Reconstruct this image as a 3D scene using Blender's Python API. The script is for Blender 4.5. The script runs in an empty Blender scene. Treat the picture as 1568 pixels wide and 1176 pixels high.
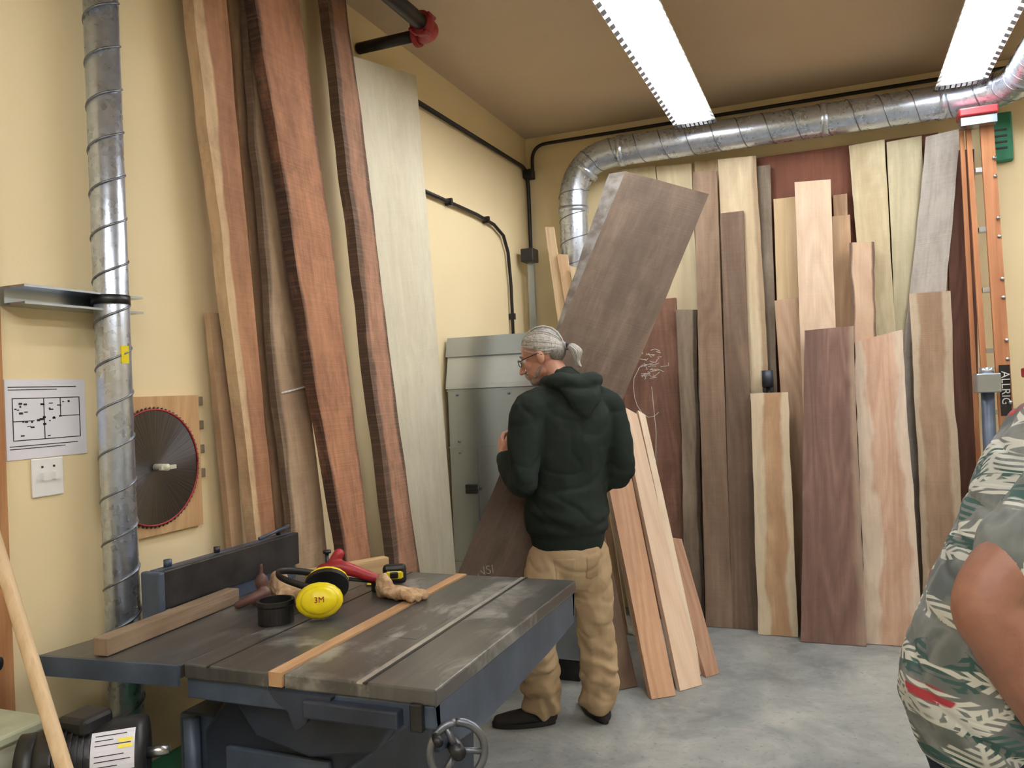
import bpy, bmesh, math, random
from mathutils import Vector as V, Matrix, noise
from mathutils.bvhtree import BVHTree
R=random.Random(7)
sc=bpy.context.scene
try:
    sc.view_settings.view_transform='Standard'; sc.view_settings.look='None'
except Exception: pass
XL,YB,ZC=-1.99,5.42,3.30
# ------------------------------------------------------------------ helpers
def lin(c,sat=1.0):
    g=(c[0]*.3+c[1]*.59+c[2]*.11);o=[]
    for x in c[:3]:
        x=(g+(x-g)*sat)/255.0
        o.append(x/12.92 if x<=.04045 else ((x+.055)/1.055)**2.4)
    return tuple(o)+(1,)
def nmat(name):
    m=bpy.data.materials.new(name);m.use_nodes=True
    nt=m.node_tree;b=nt.nodes['Principled BSDF']
    return m,nt,b
def noise_n(nt,vec,scale,detail=3,rough=.5,dist=0):
    n=nt.nodes.new('ShaderNodeTexNoise');n.inputs['Scale'].default_value=scale;n.inputs['Detail'].default_value=detail
    n.inputs['Roughness'].default_value=rough;n.inputs['Distortion'].default_value=dist
    if vec is not None: nt.links.new(vec,n.inputs['Vector'])
    return n.outputs[0]
def mapping(nt,vec,scale=(1,1,1),loc=(0,0,0)):
    n=nt.nodes.new('ShaderNodeMapping');n.inputs['Scale'].default_value=scale;n.inputs['Location'].default_value=loc
    nt.links.new(vec,n.inputs['Vector']);return n.outputs[0]
def ramp(nt,fac,stops,interp='LINEAR'):
    n=nt.nodes.new('ShaderNodeValToRGB');cr=n.color_ramp;cr.interpolation=interp
    while len(cr.elements)<len(stops): cr.elements.new(.5)
    for e,(p,c) in zip(cr.elements,stops): e.position=p;e.color=c if len(c)==4 else tuple(c)+(1,)
    nt.links.new(fac,n.inputs[0]);return n.outputs[0]
def mr(nt,val,a,b,c=0.,d=1.):
    n=nt.nodes.new('ShaderNodeMapRange');n.inputs[1].default_value=a;n.inputs[2].default_value=b;n.inputs[3].default_value=c;n.inputs[4].default_value=d
    nt.links.new(val,n.inputs[0]);return n.outputs[0]
def mth(nt,op,a,b=None,clamp=False):
    n=nt.nodes.new('ShaderNodeMath');n.operation=op;n.use_clamp=clamp
    for i,x in enumerate((a,b)):
        if x is None: continue
        if isinstance(x,(int,float)): n.inputs[i].default_value=x
        else: nt.links.new(x,n.inputs[i])
    return n.outputs[0]
def mix(nt,fac,a,b,mode='MIX'):
    n=nt.nodes.new('ShaderNodeMixRGB');n.blend_type=mode
    for i,x in enumerate((fac,a,b)):
        if isinstance(x,(int,float)): n.inputs[i].default_value=x
        elif isinstance(x,tuple): n.inputs[i].default_value=x
        else: nt.links.new(x,n.inputs[i])
    return n.outputs[0]
def bump(nt,b,h,strength=.3,dist=.01):
    n=nt.nodes.new('ShaderNodeBump');n.inputs['Strength'].default_value=strength;n.inputs['Distance'].default_value=dist
    nt.links.new(h,n.inputs['Height']);nt.links.new(n.outputs[0],b.inputs['Normal'])
def coord(nt,k='Object'):
    return nt.nodes.new('ShaderNodeTexCoord').outputs[k]
def simple(name,c,rough=.5,metal=0,var=.12,scale=12,bs=.0,c2=None,spec=None):
    m,nt,b=nmat(name);co=coord(nt)
    n=noise_n(nt,co,scale,4)
    c=lin(c)
    lo=c2 and lin(c2) or tuple(x*(1-var*2) for x in c[:3])+(1,)
    nt.links.new(ramp(nt,n,[(.35,lo),(.65,c)]),b.inputs['Base Color'])
    b.inputs['Roughness'].default_value=rough;b.inputs['Metallic'].default_value=metal
    if spec is not None: b.inputs['Specular IOR Level'].default_value=spec
    if bs: bump(nt,b,noise_n(nt,co,scale*6,4),bs,.004)
    return m
WS=.82
def wood(name,light,dark,mid=None,sap=None,wl=0,wr=0,patch=.5,rough=.75,seed=0,grain=1.,knots=0,dirty=0,wob=.14,saw=0,ring=.22):
    m,nt,b=nmat(name)
    uv=nt.nodes.new('ShaderNodeUVMap');uv.uv_map='UVMap';U=uv.outputs[0]
    loc=(seed*3.17,seed*1.73,seed*.9)
    light,dark=lin(light,WS),lin(dark,WS)
    nA=noise_n(nt,mapping(nt,U,(3.2*grain,.42,1),loc),1,2,.45,.3)
    rings=mth(nt,'PINGPONG',mth(nt,'MULTIPLY',nA,14),.5)
    n2=noise_n(nt,mapping(nt,U,(95,2.6,1),loc),1,5,.6)
    nM=noise_n(nt,mapping(nt,U,(22,.7,1),loc),1,4,.6)
    n3=noise_n(nt,mapping(nt,U,(6,1.3,1),loc),1.1,5,.6,.5)
    f=mth(nt,'ADD',mth(nt,'MULTIPLY',rings,ring*2),mth(nt,'ADD',mth(nt,'MULTIPLY',n2,.42),mth(nt,'MULTIPLY',nM,.58-ring)))
    col=mix(nt,mr(nt,f,.30,.72),light,dark)
    if mid: col=mix(nt,mth(nt,'MULTIPLY',mr(nt,n3,.40,.64),patch),col,lin(mid,WS))
    if sap:
        u2=nt.nodes.new('ShaderNodeUVMap');u2.uv_map='Across'
        sx=nt.nodes.new('ShaderNodeSeparateXYZ');nt.links.new(u2.outputs[0],sx.inputs[0])
        wb=mth(nt,'MULTIPLY',mth(nt,'SUBTRACT',noise_n(nt,mapping(nt,U,(3,2.2,1),loc),1.2,4),.5),wob*2)
        x=mth(nt,'ADD',sx.outputs[0],wb);sl=lin(sap,WS)
        sc_=mix(nt,mr(nt,f,.2,.9),sl,tuple(q*.7 for q in sl[:3])+(1,))
        if wl>0: col=mix(nt,mr(nt,x,wl-.04,wl+.04,1,0),col,sc_)
        if wr>0: col=mix(nt,mr(nt,x,1-wr-.04,1-wr+.04,0,1),col,sc_)
    if knots:
        v=nt.nodes.new('ShaderNodeTexVoronoi');v.inputs['Scale'].default_value=knots*2.2
        nt.links.new(mapping(nt,U,(1,.7,1),loc),v.inputs['Vector'])
        col=mix(nt,mr(nt,v.outputs['Distance'],.02,.07,.8,0),col,tuple(q*.4 for q in dark[:3])+(1,))
    if dirty:
        d=noise_n(nt,mapping(nt,U,(5,2,1),loc),1.6,7,.7)
        col=mix(nt,mth(nt,'MULTIPLY',mr(nt,d,.50,.70),dirty),col,tuple(q*.4 for q in dark[:3])+(1,))
    h=n2
    if saw:
        s=noise_n(nt,mapping(nt,U,(2.5,140,1),loc),1,3,.6)
        col=mix(nt,mr(nt,s,.45,.75,0,.14*saw),col,tuple(min(1,q*1.3) for q in light[:3])+(1,))
        bl_=noise_n(nt,mapping(nt,U,(14,7,1),loc),1,6,.7)
        col=mix(nt,mr(nt,bl_,.48,.66,0,.30*saw),col,tuple(q*.55 for q in dark[:3])+(1,))
        bw=noise_n(nt,mapping(nt,U,(9,2.5,1),(loc[0]+5,loc[1],0)),1,5,.65)
        col=mix(nt,mr(nt,bw,.52,.70,0,.30*saw),col,tuple(min(1,q*1.25) for q in light[:3])+(1,))
        h=mth(nt,'ADD',n2,mth(nt,'ADD',mth(nt,'MULTIPLY',s,.8*saw),mth(nt,'MULTIPLY',bl_,1.2*saw)))
    nt.links.new(col,b.inputs['Base Color']);b.inputs['Roughness'].default_value=rough
    b.inputs['Specular IOR Level'].default_value=.2
    bump(nt,b,h,.4,.005)
    return m
def link(ob,parent=None):
    bpy.context.collection.objects.link(ob)
    if parent: ob.parent=parent
    return ob
def mesh_ob(name,vs,fs,mat=None,parent=None,smooth=False):
    me=bpy.data.meshes.new(name);me.from_pydata([tuple(v) for v in vs],[],fs);me.update()
    if mat: me.materials.append(mat)
    if smooth:
        for p in me.polygons:p.use_smooth=True
    return link(bpy.data.objects.new(name,me),parent)
def empty(name,loc=(0,0,0)):
    e=bpy.data.objects.new(name,None);e.empty_display_size=.1;return link(e)
def box_vf(x0,x1,y0,y1,z0,z1):
    vs=[V((x,y,z)) for z in (z0,z1) for y in (y0,y1) for x in (x0,x1)]
    return vs,[(0,2,3,1),(4,5,7,6),(0,1,5,4),(2,6,7,3),(0,4,6,2),(1,3,7,5)]
def box(name,x0,x1,y0,y1,z0,z1,mat,parent=None,bev=0,M=None):
    vs,fs=box_vf(min(x0,x1),max(x0,x1),min(y0,y1),max(y0,y1),min(z0,z1),max(z0,z1))
    if M: vs=[M@v for v in vs]
    o=mesh_ob(name,vs,fs,mat,parent)
    if bev:
        m=o.modifiers.new('b','BEVEL');m.width=bev;m.segments=2;m.limit_method='ANGLE'
    return o
def prism(name,pts2,axis,a,b,mat,parent=None,bev=0):
    def mk(p,t):
        return {'x':V((t,p[0],p[1])),'y':V((p[0],t,p[1])),'z':V((p[0],p[1],t))}[axis]
    n=len(pts2);vs=[mk(p,a) for p in pts2]+[mk(p,b) for p in pts2]
    fs=[tuple(range(n))[::-1],tuple(range(n,2*n))]+[(i,(i+1)%n,n+(i+1)%n,n+i) for i in range(n)]
    o=mesh_ob(name,vs,fs,mat,parent)
    bm=bmesh.new();bm.from_mesh(o.data);bmesh.ops.recalc_face_normals(bm,faces=bm.faces);bm.to_mesh(o.data);bm.free()
    if bev:
        m=o.modifiers.new('b','BEVEL');m.width=bev;m.segments=2;m.limit_method='ANGLE'
    return o
def basis(t,ref=None):
    t=t.normalized()
    if ref is None: ref=V((0,0,1)) if abs(t.z)<.9 else V((1,0,0))
    a=(ref-t*ref.dot(t))
    if a.length<1e-4: a=V((1,0,0))-t*t.x
    a.normalize();return a,t.cross(a)
def tube(pts,rad,seg=14,ref=None,cap=True):
    pts=[V(p) for p in pts];n=len(pts)
    rr=[r if isinstance(r,tuple) else (r,r) for r in (rad if isinstance(rad,(list,tuple)) and len(rad)==n else [rad]*n)]
    vs,fs=[],[];rings=[]
    tan=[(pts[min(i+1,n-1)]-pts[max(i-1,0)]).normalized() for i in range(n)]
    def ring(c,a,b,ra,rb):
        k=len(vs)
        for j in range(seg):
            th=2*math.pi*j/seg;vs.append(c+a*(ra*math.cos(th))+b*(rb*math.sin(th)))
        rings.append(k)
    pa=None
    fr=[]
    for i in range(n):
        a,b=basis(tan[i],ref if ref is not None else pa);pa=a;fr.append((a,b))
    if cap:
        for s in (.92,.6):
            c=math.sqrt(1-s*s);r=min(rr[0]);ring(pts[0]-tan[0]*r*s,*fr[0],rr[0][0]*c,rr[0][1]*c)
    for i in range(n): ring(pts[i],*fr[i],*rr[i])
    if cap:
        for s in (.6,.92):
            c=math.sqrt(1-s*s);r=min(rr[-1]);ring(pts[-1]+tan[-1]*r*s,*fr[-1],rr[-1][0]*c,rr[-1][1]*c)
    for q in range(len(rings)-1):
        for j in range(seg):
            k=(j+1)%seg;fs.append((rings[q]+j,rings[q]+k,rings[q+1]+k,rings[q+1]+j))
    fs.append(tuple(rings[0]+j for j in range(seg))[::-1]);fs.append(tuple(rings[-1]+j for j in range(seg)))
    return vs,fs
def resample(pts,rad,k=5):
    P=[V(p) for p in pts];rr=[r if isinstance(r,tuple) else (r,r) for r in rad];o=[];ro=[]
    n=len(P)
    for i in range(n-1):
        p0,p1,p2,p3=P[max(i-1,0)],P[i],P[i+1],P[min(i+2,n-1)]
        for j in range(k):
            t=j/k
            o.append(.5*((2*p1)+(p2-p0)*t+(2*p0-5*p1+4*p2-p3)*t*t+(3*p1-p0-3*p2+p3)*t**3))
            s=t*t*(3-2*t);ro.append(tuple(rr[i][q]*(1-s)+rr[i+1][q]*s for q in (0,1)))
    o.append(P[-1]);ro.append(rr[-1]);return o,ro
def stube(pts,rad,k=5,seg=14,ref=None):
    a,b=resample(pts,rad,k);return tube(a,b,seg,ref)
def ellip(c,r,ax=None,seg=18,rings=12):
    c=V(c);ax=ax or (V((1,0,0)),V((0,1,0)),V((0,0,1)));vs=[];fs=[]
    for i in range(1,rings):
        ph=math.pi*i/rings
        for j in range(seg):
            th=2*math.pi*j/seg
            vs.append(c+ax[0]*(r[0]*math.sin(ph)*math.cos(th))+ax[1]*(r[1]*math.sin(ph)*math.sin(th))+ax[2]*(r[2]*math.cos(ph)))
    t=len(vs);vs+=[c+ax[2]*r[2],c-ax[2]*r[2]]
    for i in range(rings-2):
        for j in range(seg):
            k=(j+1)%seg;fs.append((i*seg+j,(i+1)*seg+j,(i+1)*seg+k,i*seg+k))
    for j in range(seg):
        k=(j+1)%seg;fs.append((t,j,k));fs.append((t+1,(rings-2)*seg+k,(rings-2)*seg+j))
    return vs,fs
def join(parts):
    vs,fs=[],[]
    for a,b in parts:
        k=len(vs);vs+=list(a);fs+=[tuple(i+k for i in f) for f in b]
    return vs,fs
def union(name,parts,voxel,mat,parent=None,smooth=3,disp=None):
    vs,fs=join(parts)
    o=mesh_ob(name+'_t',vs,fs)
    bm=bmesh.new();bm.from_mesh(o.data);bmesh.ops.recalc_face_normals(bm,faces=bm.faces);bm.to_mesh(o.data);bm.free()
    m=o.modifiers.new('r','REMESH');m.mode='VOXEL';m.voxel_size=voxel
    if smooth:
        s=o.modifiers.new('s','SMOOTH');s.factor=.5;s.iterations=smooth
    dg=bpy.context.evaluated_depsgraph_get();me=bpy.data.meshes.new_from_object(o.evaluated_get(dg))
    bpy.data.objects.remove(o)
    me.name=name
    if disp:
        nn=[v.normal.copy() for v in me.vertices]
        for v,q in zip(me.vertices,nn): v.co=v.co+q*disp(v.co.copy(),q)
    me.materials.clear();me.materials.append(mat)
    for p in me.polygons:p.use_smooth=True
    return link(bpy.data.objects.new(name,me),parent)
def patch(name,target,c,u,v,outline,into,mat,parent,off=.004,n=10):
    bvh=BVHTree.FromPolygons([q.co for q in target.data.vertices],[p.vertices for p in target.data.polygons])
    vs,fs=[],[]
    for j in range(n+1):
        for i in range(n+1):
            a,b=outline(i/n,j/n);p=c+u*a+v*b-into*.4
            h=bvh.ray_cast(p,into);q=h[0] if h[0] else p+into*.4
            e=1 if 0<i<n and 0<j<n else -.6
            vs.append(q-into*off*e)
    for j in range(n):
        for i in range(n):
            a=j*(n+1)+i;fs.append((a,a+1,a+n+2,a+n+1))
    return mesh_ob(name,vs,fs,mat,parent,True)
def pipe(name,pts,r,mat,parent=None,seg=10,smooth=True):
    vs,fs=tube(pts,r,seg,cap=False);return mesh_ob(name,vs,fs,mat,parent,smooth)
def round_path(pts,rad,k=8):
    P=[V(p) for p in pts];o=[P[0]]
    for i in range(1,len(P)-1):
        a=(P[i-1]-P[i]);b=(P[i+1]-P[i]);d=min(rad,a.length*.49,b.length*.49)
        A=P[i]+a.normalized()*d;B=P[i]+b.normalized()*d
        for j in range(k+1):
            t=j/k;o.append(A*(1-t)**2+P[i]*2*t*(1-t)+B*t*t)
    o.append(P[-1]);return o
def set_uv(me,uv,nn):
    me.uv_layers.new(name='UVMap');me.uv_layers.new(name='Across')
    A=[x for f in uv for p in f for x in p];B=[x for f in nn for p in f for x in p]
    me.uv_layers['UVMap'].data.foreach_set('uv',A);me.uv_layers['Across'].data.foreach_set('uv',B)
def board(name,bl,br,tl,tr,th,mat,wob=(0,0),seed=0,nv=40,freq=2.2,bow=0):
    bl,br,tl,tr=[V(q) for q in (bl,br,tl,tr)]
    n=(br-bl).cross(tl-bl)
    n=n.normalized();nu=5
    def P(s,t):
        l=bl.lerp(tl,t);r=br.lerp(tr,t);d=(r-l).normalized();L=(tl-bl).length
        nl=noise.noise(V((seed*5.1,t*L*freq,.3)))+.4*noise.noise(V((seed*5.1,t*L*freq*4,.9)))
        nr=noise.noise(V((seed*5.1+40,t*L*freq,.3)))+.4*noise.noise(V((seed*5.1+40,t*L*freq*4,.9)))
        return (l+d*wob[0]*nl).lerp(r+d*wob[1]*nr,s)+d*bow*math.sin(math.pi*t)
    vs=[];W=(br-bl).length*.5+(tr-tl).length*.5;Ln=(tl-bl).length
    for j in range(nv+1):
        for i in range(nu+1): vs.append(P(i/nu,j/nv))
    k=len(vs)
    vs+=[v-n*th for v in vs]
    fs=[];uv=[];nn=[]
    idx=lambda i,j:j*(nu+1)+i
    def q(ids,uvs,ns): fs.append(ids);uv.append(uvs);nn.append(ns)
    for j in range(nv):
        for i in range(nu):
            a,b,c,d=idx(i,j),idx(i+1,j),idx(i+1,j+1),idx(i,j+1)
            us=[(i/nu*W,j/nv*Ln),((i+1)/nu*W,j/nv*Ln),((i+1)/nu*W,(j+1)/nv*Ln),(i/nu*W,(j+1)/nv*Ln)]
            ns=[(x/W,y/Ln) for x,y in us]
            q((a,b,c,d),us,ns);q((a+k,d+k,c+k,b+k),[us[0],us[3],us[2],us[1]],[ns[0],ns[3],ns[2],ns[1]])
        for i in (0,nu):
            a,d=idx(i,j),idx(i,j+1);x=i/nu*W;y0,y1=j/nv*Ln,(j+1)/nv*Ln
            if i==0: q((a+k,a,d,d+k),[(x-th,y0),(x,y0),(x,y1),(x-th,y1)],[(-.3,y0/Ln)]*4)
            else: q((a,a+k,d+k,d),[(x,y0),(x+th,y0),(x+th,y1),(x,y1)],[(1.3,y0/Ln)]*4)
    for i in range(nu):
        a,b=idx(i,nv),idx(i+1,nv);q((a,b,b+k,a+k),[(i/nu*W*3,Ln*30),((i+1)/nu*W*3,Ln*30),((i+1)/nu*W*3,Ln*30+th*20),(i/nu*W*3,Ln*30+th*20)],[(.5,1)]*4)
        a,b=idx(i,0),idx(i+1,0);q((a,a+k,b+k,b),[(i/nu*W*3,0),(i/nu*W*3,th*20),((i+1)/nu*W*3,th*20),((i+1)/nu*W*3,0)],[(.5,0)]*4)
    o=mesh_ob(name,vs,fs,mat);set_uv(o.data,uv,nn)
    return o
def uvbox(o):
    me=o.data
    dims=[max(v.co[i] for v in me.vertices)-min(v.co[i] for v in me.vertices) for i in range(3)]
    la=dims.index(max(dims));uv=[];nn=[]
    for p in me.polygons:
        na=max(range(3),key=lambda i:abs(p.normal[i]))
        oth=[i for i in range(3) if i!=na and i!=la] or [(na+1)%3]
        fu=[]
        for l in p.loop_indices:
            c=me.vertices[me.loops[l].vertex_index].co
            fu.append((c[oth[0]],c[la] if na!=la else c[oth[-1]]))
        uv.append(fu);nn.append([(.5,.5)]*len(fu))
    set_uv(me,uv,nn)
    return o
def text(name,body,size,pos,xd,yd,mat,parent,ext=.0005):
    cu=bpy.data.curves.new(name,'FONT');cu.body=body;cu.size=size;cu.extrude=ext;cu.materials.append(mat);cu.align_x='CENTER';cu.align_y='CENTER'
    o=link(bpy.data.objects.new(name,cu),parent);x=V(xd).normalized();y=V(yd);y=(y-x*y.dot(x)).normalized();z=x.cross(y);p=V(pos)
    o.matrix_world=Matrix(((x.x,y.x,z.x,p.x),(x.y,y.y,z.y,p.y),(x.z,y.z,z.z,p.z),(0,0,0,1)));return o

# ------------------------------------------------------------------ camera
cd=bpy.data.cameras.new('camera');cam=link(bpy.data.objects.new('camera',cd))
rt=V((.9276,.3713,-.042));up=V((.0415,.0095,.9991));fw=V((-.3714,.9285,.0066))
M=Matrix((( rt.x,up.x,-fw.x,0),(rt.y,up.y,-fw.y,0),(rt.z,up.z,-fw.z,1.52),(0,0,0,1)))
cam.matrix_world=M;cd.sensor_width=36;cd.lens=1240/1568*36;cd.clip_start=.02;sc.camera=cam

# ------------------------------------------------------------------ materials
def plaster(name,c,c2):
    m,nt,b=nmat(name);co=coord(nt)
    n=noise_n(nt,co,1.3,4);nt.links.new(ramp(nt,n,[(.3,lin(c2)),(.7,lin(c))]),b.inputs['Base Color'])
    b.inputs['Roughness'].default_value=.7;b.inputs['Specular IOR Level'].default_value=.3
    bump(nt,b,noise_n(nt,co,160,3),.15,.002);return m
m_wall=plaster('wall_paint',(239,221,180),(233,214,170))
m_ceil=plaster('wall_paint_shaded',(208,188,162),(200,179,152))  # same paint as the walls; the ceiling's weaker light is darkened into the colour
def concrete():
    m,nt,b=nmat('polished_concrete');co=coord(nt)
    a=noise_n(nt,co,1.8,7,.65,.6);c=noise_n(nt,co,9,6,.6)
    col=ramp(nt,a,[(.3,lin((108,114,114))),(.5,lin((144,149,147))),(.7,lin((184,186,181)))])
    col=mix(nt,mr(nt,c,.48,.72,0,.5),col,lin((196,197,192)))
    col=mix(nt,mr(nt,noise_n(nt,co,4.5,6,.7),.52,.70,0,.45),col,lin((112,116,114)))
    col=mix(nt,mr(nt,noise_n(nt,co,38,3),.60,.7,0,.4),col,lin((100,102,100)))
    nt.links.new(col,b.inputs['Base Color']);nt.links.new(mr(nt,c,.3,.7,.34,.5),b.inputs['Roughness'])
    return m
m_floor=concrete()
def galv(name,c=(206,210,216),c2=(180,185,192),rough=.34,metal=.85):
    m,nt,b=nmat(name);co=coord(nt)
    v=nt.nodes.new('ShaderNodeTexVoronoi');v.inputs['Scale'].default_value=70;nt.links.new(co,v.inputs['Vector'])
    n=noise_n(nt,co,7,5);g=nt.nodes.new('ShaderNodeRGBToBW');nt.links.new(v.outputs['Color'],g.inputs[0])
    f=mth(nt,'ADD',mth(nt,'MULTIPLY',g.outputs[0],.3),mth(nt,'MULTIPLY',n,.7))
    nt.links.new(ramp(nt,f,[(.3,lin(c2)),(.65,lin(c))]),b.inputs['Base Color'])
    b.inputs['Metallic'].default_value=metal;nt.links.new(mr(nt,f,.3,.7,rough-.03,rough+.05),b.inputs['Roughness'])
    return m
m_galv=galv('galvanised_steel',(214,224,240),(192,202,218),.28,.85)
m_galvd=galv('galvanised_seam',(140,144,152),(116,120,128),.4)
def flat_metal(name,c,c2,metal,rough):
    m,nt,b=nmat(name);co=coord(nt);n=noise_n(nt,co,1.5,2)
    nt.links.new(ramp(nt,n,[(.3,lin(c2)),(.7,lin(c))]),b.inputs['Base Color'])
    b.inputs['Metallic'].default_value=metal;b.inputs['Roughness'].default_value=rough;return m
m_sheet=flat_metal('sheet_steel',(184,194,206),(168,178,190),.85,.27)
m_black=simple('black_plastic',(26,26,28),.42,scale=20)
m_cond=simple('black_conduit',(40,38,38),.45,.3,scale=20)
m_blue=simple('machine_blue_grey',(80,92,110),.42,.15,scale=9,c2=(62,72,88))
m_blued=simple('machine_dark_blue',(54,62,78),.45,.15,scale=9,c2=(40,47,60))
m_white=simple('white_enamel',(240,240,238),.4,var=.02)
m_red=simple('red_paint',(160,36,44),.45,scale=14)
m_dkmetal=simple('dark_steel',(72,72,74),.4,.8,scale=18)
m_chrome=simple('bright_steel',(190,192,194),.28,1,var=.08)
m_yel=simple('yellow_plastic',(236,216,24),.35,var=.05)
m_green=simple('green_enamel',(28,120,84),.45,var=.15)
m_paper=simple('paper',(232,232,240),.7,var=.02)
m_ink=simple('black_ink',(30,30,34),.7)
m_chalk=simple('chalk',(225,222,218),.9,var=.15,scale=90)
m_chalk2=simple('faint_chalk',(168,160,152),.9,var=.2,scale=60)
m_cream=simple('cream_enamel',(205,205,180),.45,var=.05)

# ------------------------------------------------------------------ room
XR,YF=3.8,-3.0
box('floor',XL-.1,XR+.1,YF-.1,YB+.1,-.1,0,m_floor)
box('ceiling',XL-.1,XR+.1,YF-.1,YB+.1,ZC,ZC+.1,m_ceil)
box('wall_left',XL-.1,XL,YF-.1,YB+.1,0,ZC,m_wall)
box('wall_back',XL,XR,YB,YB+.1,0,ZC,m_wall)
box('wall_right',XR,XR+.1,YF-.1,YB+.1,0,ZC,m_wall)
box('wall_front',XL,XR,YF-.1,YF,0,ZC,m_wall)
w_trim=wood('door_casing_wood',(196,138,84),(150,92,50),seed=2)
uvbox(box('trim_1',XL,XL+.02,1.33,1.435,0,2.2,w_trim))

# ------------------------------------------------------------------ fluorescent fixtures
m_em,nt,b=nmat('fluorescent_tube');b.inputs['Emission Color'].default_value=(.98,.985,1,1);b.inputs['Emission Strength'].default_value=36
b.inputs['Base Color'].default_value=(1,1,1,1)
def fixture(x,y0,y1,z=3.1,w=.125):
    e=empty('fluorescent_ceiling_light')
    prism('housing',[(x-.06,z+.075),(x+.06,z+.075),(x+.06,z+.03),(x+w,z-.01),(x+w,z-.016),(x+.055,z+.022),(x-.055,z+.022),(x-w,z-.016),(x-w,z-.01),(x-.06,z+.03)],'y',y0,y1,m_white,e)
    for s in (-1,1): pipe('tube_%d'%(1 if s<0 else 2),[(x+s*.038,y0+.04,z-.0),(x+s*.038,y1-.04,z-.0)],.017,m_em,e,8)
    parts=[];n=int((y1-y0)/.075)
    for i in range(n):
        yy=y0+.03+i*.075
        for s in (-1,1):
            for k in range(2):
                t=.42+.40*k
                cx=x+s*(.06+t*(w-.06));cz=z+.028-t*.042
                dx,dz=(w-.06)*.14,-.04*.14
                a=[V((cx-dx*s,yy,cz-dz-.005)),V((cx+dx*s,yy,cz+dz-.005)),V((cx+dx*s,yy+.04,cz+dz-.005)),V((cx-dx*s,yy+.04,cz-dz-.005))]
                parts.append((a,[(0,1,2,3)]))
    vs,fs=join(parts);mesh_ob('louvre_slots',vs,fs,m_dkmetal,e)
    for k,yy in enumerate((y0,y1)):
        prism('end_plate_%d'%(k+1),[(x-.062,z+.076),(x+.062,z+.076),(x+w+.002,z-.018),(x-w-.002,z-.018)],'y',yy-.003,yy+.003,m_white,e)
        ps=[]
        sg=1 if k else -1
        for j in range(9):
            xx=x-w+.02+j*(2*w-.04)/8;ps.append(tube([V((xx,yy-sg*.06,z-.02)),V((xx,yy+sg*.004,z-.03))],.004,6,cap=False))
        for q in range(4): ps.append(tube([V((x-w,yy-sg*.02*q,z-.024)),V((x+w,yy-sg*.02*q,z-.024))],.0035,6,cap=False))
        v_,f_=join(ps);mesh_ob('end_guard_%d'%(k+1),v_,f_,m_dkmetal,e)
    for k,yy in enumerate((y0+.25,y1-.25)): box('hanger_%d'%(k+1),x-.01,x+.01,yy-.01,yy+.01,z+.07,ZC,m_white,e)
    return e
fixture(-.73,2.6,5.0);fixture(.70,2.65,5.05)
fixture(-.73,-1.6,.8);fixture(.70,-1.6,.8);fixture(2.3,2.6,5.0);fixture(2.3,-1.6,.8)
w=bpy.data.worlds.new('world');sc.world=w;w.use_nodes=True;w.node_tree.nodes['Background'].inputs[0].default_value=(.8,.85,1,1);w.node_tree.nodes['Background'].inputs[1].default_value=.05

# ------------------------------------------------------------------ ducts
def duct(name,path,r,pitch,turns_flip=1,gores=()):
    e=empty(name);pipe('pipe',path,r,m_galv,e,28)
    P=[V(p) for p in path];seg=[(P[i+1]-P[i]).length for i in range(len(P)-1)];T=sum(seg)
    n=int(T/pitch*22);out=[];cum=0;i=0
    for k in range(n+1):
        s=min(T*k/n,T-1e-6)
        while i<len(seg)-1 and s>cum+seg[i]: cum+=seg[i];i+=1
        t=(s-cum)/seg[i];c=P[i].lerp(P[i+1],t)
        a,b=basis(P[i+1]-P[i],V((.3,.2,1)) if abs((P[i+1]-P[i]).normalized().z)<.8 else V((1,.3,0)))
        th=2*math.pi*s/pitch*turns_flip
        out.append(c+(a*math.cos(th)+b*math.sin(th))*r)
    pipe('spiral_seam',out,.0038,m_galvd,e,5)
    for q,(c,d) in enumerate(gores):
        c=V(c);d=V(d).normalized();pipe('collar_%d'%(q+1),[c-d*.018,c+d*.018],r+.006,m_galv,e,28)
    return e
d1=duct('spiral_dust_duct',[(-1.917,1.727,.05),(-1.917,1.735,3.3)],.047,.125)
pipe('strap',[(-1.917,1.728,1.81),(-1.917,1.728,1.835)],.052,m_dkmetal,d1,24)
box('warning_sticker',-1.873,-1.868,1.715,1.74,1.64,1.69,m_yel,d1)
path=round_path([(-1.585,5.2,.3),(-1.585,5.2,3.05),(.98,5.2,3.05),(.98,1.0,3.05)],.33,10)
duct('dust_collection_duct',path,.095,.16,1,[((-1.585,5.2,2.7),(0,0,1)),((-1.24,5.2,3.05),(1,0,0)),((.62,5.2,3.05),(1,0,0)),((.0,5.2,3.05),(1,0,0)),((.98,4.85,3.05),(0,1,0)),((-1.49,5.2,2.96),(.7,0,.7))])
e=empty('duct_bracket')
prism('channel',[(XL,1.79),(-1.90,1.79),(-1.90,1.796),(-1.975,1.796),(-1.975,1.834),(-1.90,1.834),(-1.90,1.84),(XL,1.84)],'y',1.45,1.83,m_sheet,e)
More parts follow.
